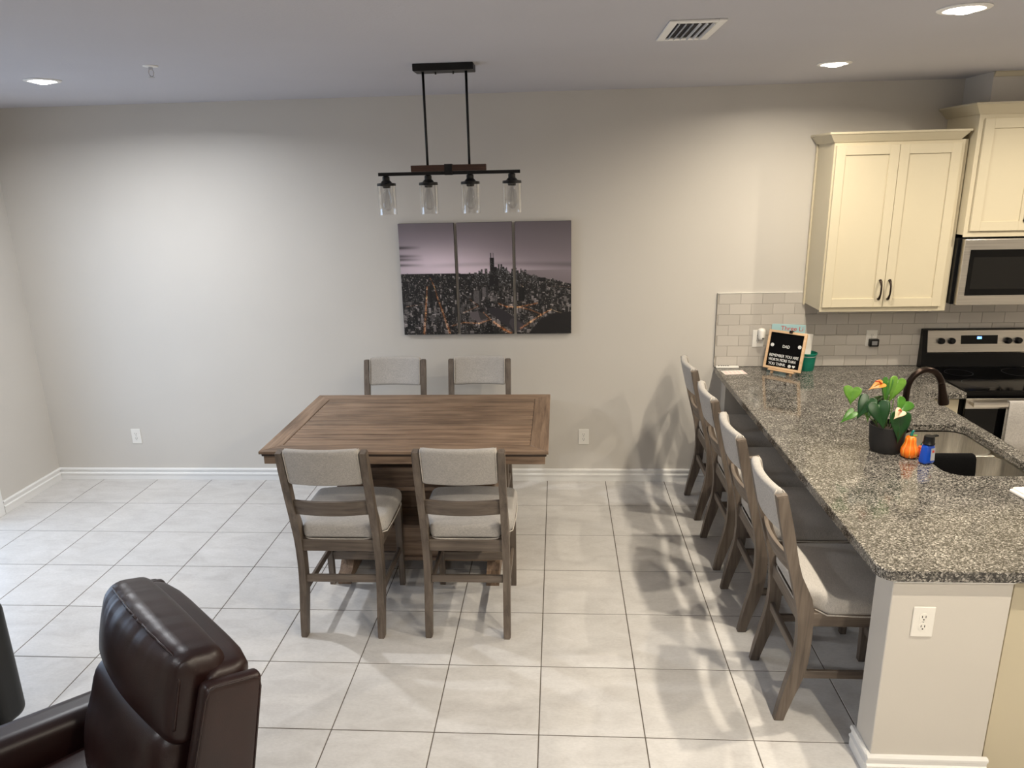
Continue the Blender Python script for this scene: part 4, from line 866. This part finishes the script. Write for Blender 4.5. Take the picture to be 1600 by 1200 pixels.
t = thing('soap_bottle', 'blue hand soap bottle with black pump top at the sink edge', 'soap bottle', (1.872, -1.880, ZC), R_(20))
def sb(p): k = 1.0-0.26*(p.z+0.05)/0.10; return (p.x*k, p.y*k, p.z)
MB().rbox((0, 0, 0.0505), (0.036, 0.024, 0.050), 0.016, 4, 4, sb).obj('bottle', 'soap_blue', t, True)
MB().box((0.000, -0.0262, 0.018), (0.024, -0.0245, 0.080), 0.0003).obj('label', 'label_silver', t).matrix_local = Matrix.Translation((0.0, 0.0012, 0)) @ Matrix.Rotation(R_(-3.4), 4, 'X')
MB().box((0.006, -0.0270, 0.058), (0.018, -0.0263, 0.070), 0.0002).obj('red_mark', 'ink_red', t).matrix_local = Matrix.Translation((0.0, 0.0012, 0)) @ Matrix.Rotation(R_(-3.4), 4, 'X')
pm = MB().lathe([(0, 0.099), (0.027, 0.099), (0.028, 0.104), (0.025, 0.108), (0.0235, 0.132), (0.022, 0.140), (0, 0.141)], seg=24).obj('pump', 'black_plastic', t, SM)
MB().box((0.005, -0.009, 0.1325), (0.050, 0.009, 0.1405), 0.003).obj('nozzle', 'black_plastic', pm)
o = thing('paper_napkin', 'white folded napkin at the right edge of the counter', 'napkin', (2.150, -2.262, ZC), R_(8)); MB().rbox((0, 0, 0.008), (0.075, 0.06, 0.008), 0.006, 2, 5).obj('fold', 'paper_white', o, True); MB().rbox((0.005, 0.004, 0.0195), (0.068, 0.052, 0.0035), 0.003, 2, 5).obj('fold', 'paper_white', o, True)

# ------------------------------------------------------------------ recliners (local +y forward)
def make_recliner(label, mat, loc, rz, name='recliner'):
    t = thing(name, label, 'armchair', loc, rz, 'leather recliners')
    def wr(p, k=1.0):
        return 0.0025*k*math.sin(p.x*58+3*math.sin(p.z*9))*math.exp(-((p.z)/0.16)**2)
    MB().rbox((0, -0.02, 0.17), (0.30, 0.40, 0.13), 0.03, 3, 6).obj('base', mat, t, True)
    for s in (-1, 1):
        MB().rbox((s*0.385, 0.03, 0.315), (0.082, 0.44, 0.275), 0.055, 5, 8, lambda p: (p.x*(1-0.10*max(0, -p.z)), p.y, p.z + (0.035*p.y/0.44 if p.z > 0 else 0))).obj('arm', mat, t, True)
    MB().rbox((0, 0.08, 0.375), (0.30, 0.35, 0.095), 0.06, 5, 8, lambda p: (p.x, p.y, p.z + (0.02*(1-(p.x/0.3)**2)*(1-(p.y/0.35)**2) if p.z > 0 else 0))).obj('seat_cushion', mat, t, True)
    MB().rbox((0, 0.452, 0.25), (0.295, 0.045, 0.185), 0.035, 4, 6).obj('footrest', mat, t, True)
    LEAN = R_(14)
    def lean(o): o.matrix_local = Matrix.Translation((0, -0.27, 0.40)) @ Matrix.Rotation(LEAN, 4, 'X'); return o
    sh = lean(MB().rbox((0, -0.085, 0.26), (0.375, 0.075, 0.335), 0.045, 4, 8, lambda p: (p.x, p.y + 0.045*(abs(p.x)/0.375)**6, p.z)).obj('back_shell', mat, t, True))
    for s in (-1, 1):
        w = lean(MB().rbox((s*0.395, -0.05, 0.230), (0.030, 0.125, 0.345), 0.026, 4, 6, lambda p: (p.x, p.y*(1-0.25*(p.z+0.345)/0.69), p.z)).obj('wing', mat, t, True))
        MB().tube([(s*0.4215, -0.05+y*(1-0.25*(z+0.345)/0.69), 0.230+z) for y, z in ((-0.115, -0.30), (-0.115, 0.30), (-0.105, 0.330), (-0.085, 0.337), (0.085, 0.337), (0.105, 0.330), (0.115, 0.30), (0.115, -0.30))], 0.0035, 6).obj('piping', mat, w, True)
    lean(MB().rbox((0, 0.035, 0.17), (0.325, 0.095, 0.215), 0.085, 5, 10, lambda p: (p.x, p.y + (0.045*(1-(p.x/0.325)**2)*math.exp(-((p.z+0.05)/0.16)**2) if p.y > 0 else 0) + (wr(p) if p.y > 0 else 0), p.z)).obj('lower_back_cushion', mat, t, True))
    hx, hy, hz, r = 0.352, 0.082, 0.152, 0.058
    def pf(p):
        q = Vector(p); e = abs(p.x)/hx; gather = math.exp(-((p.z-0.115)/0.055)**2)*math.exp(-((p.y-0.04)/0.09)**2)
        if p.y > 0: q.y += 0.060*(1-e*e)*math.cos(p.z/0.15*1.25)
        if p.z > 0: q.z += 0.012*(1-e*e)
        k = (0.0030*math.sin(p.x*95+2*math.sin(p.x*31)) + 0.0022*math.sin(p.x*171+1.0))*gather
        q.y += k; q.z += k*0.7
        return q
    hd = lean(MB().rbox((0, 0.015, 0.485), (hx, hy, hz), r, 6, 30, pf).obj('head_pillow', mat, t, True))
    pts = []
    for a in np.linspace(0, 2*PI, 96, endpoint=False):
        c, s_ = math.cos(a), math.sin(a); m = max(abs(c)/(hx-r), abs(s_)/(hz-r)); ix, iz = c/m, s_/m
        nx = 0.0 if abs(ix) < hx-r-1e-3 else math.copysign(1, ix); nz = 0.0 if abs(iz) < hz-r-1e-3 else math.copysign(1, iz); L = math.hypot(nx, nz) or 1
        q = pf(Vector((ix+nx/L*r*0.72, hy-r+r*0.70, iz+nz/L*r*0.72))); pts.append((q.x, q.y+0.015, q.z+0.485))
    MB().tube(pts, 0.0045, 6, closed=True).obj('piping', mat, hd, True)
    return t
make_recliner('dark brown leather recliner with plump head pillow in the near left corner', 'brown_leather', (-1.445, -3.59, 0), R_(138.5)).scale = (0.95,)*3
make_recliner('black leather recliner just entering the left edge behind the brown recliner arm', 'black_leather', (-2.815, -3.06, 0), R_(-100))
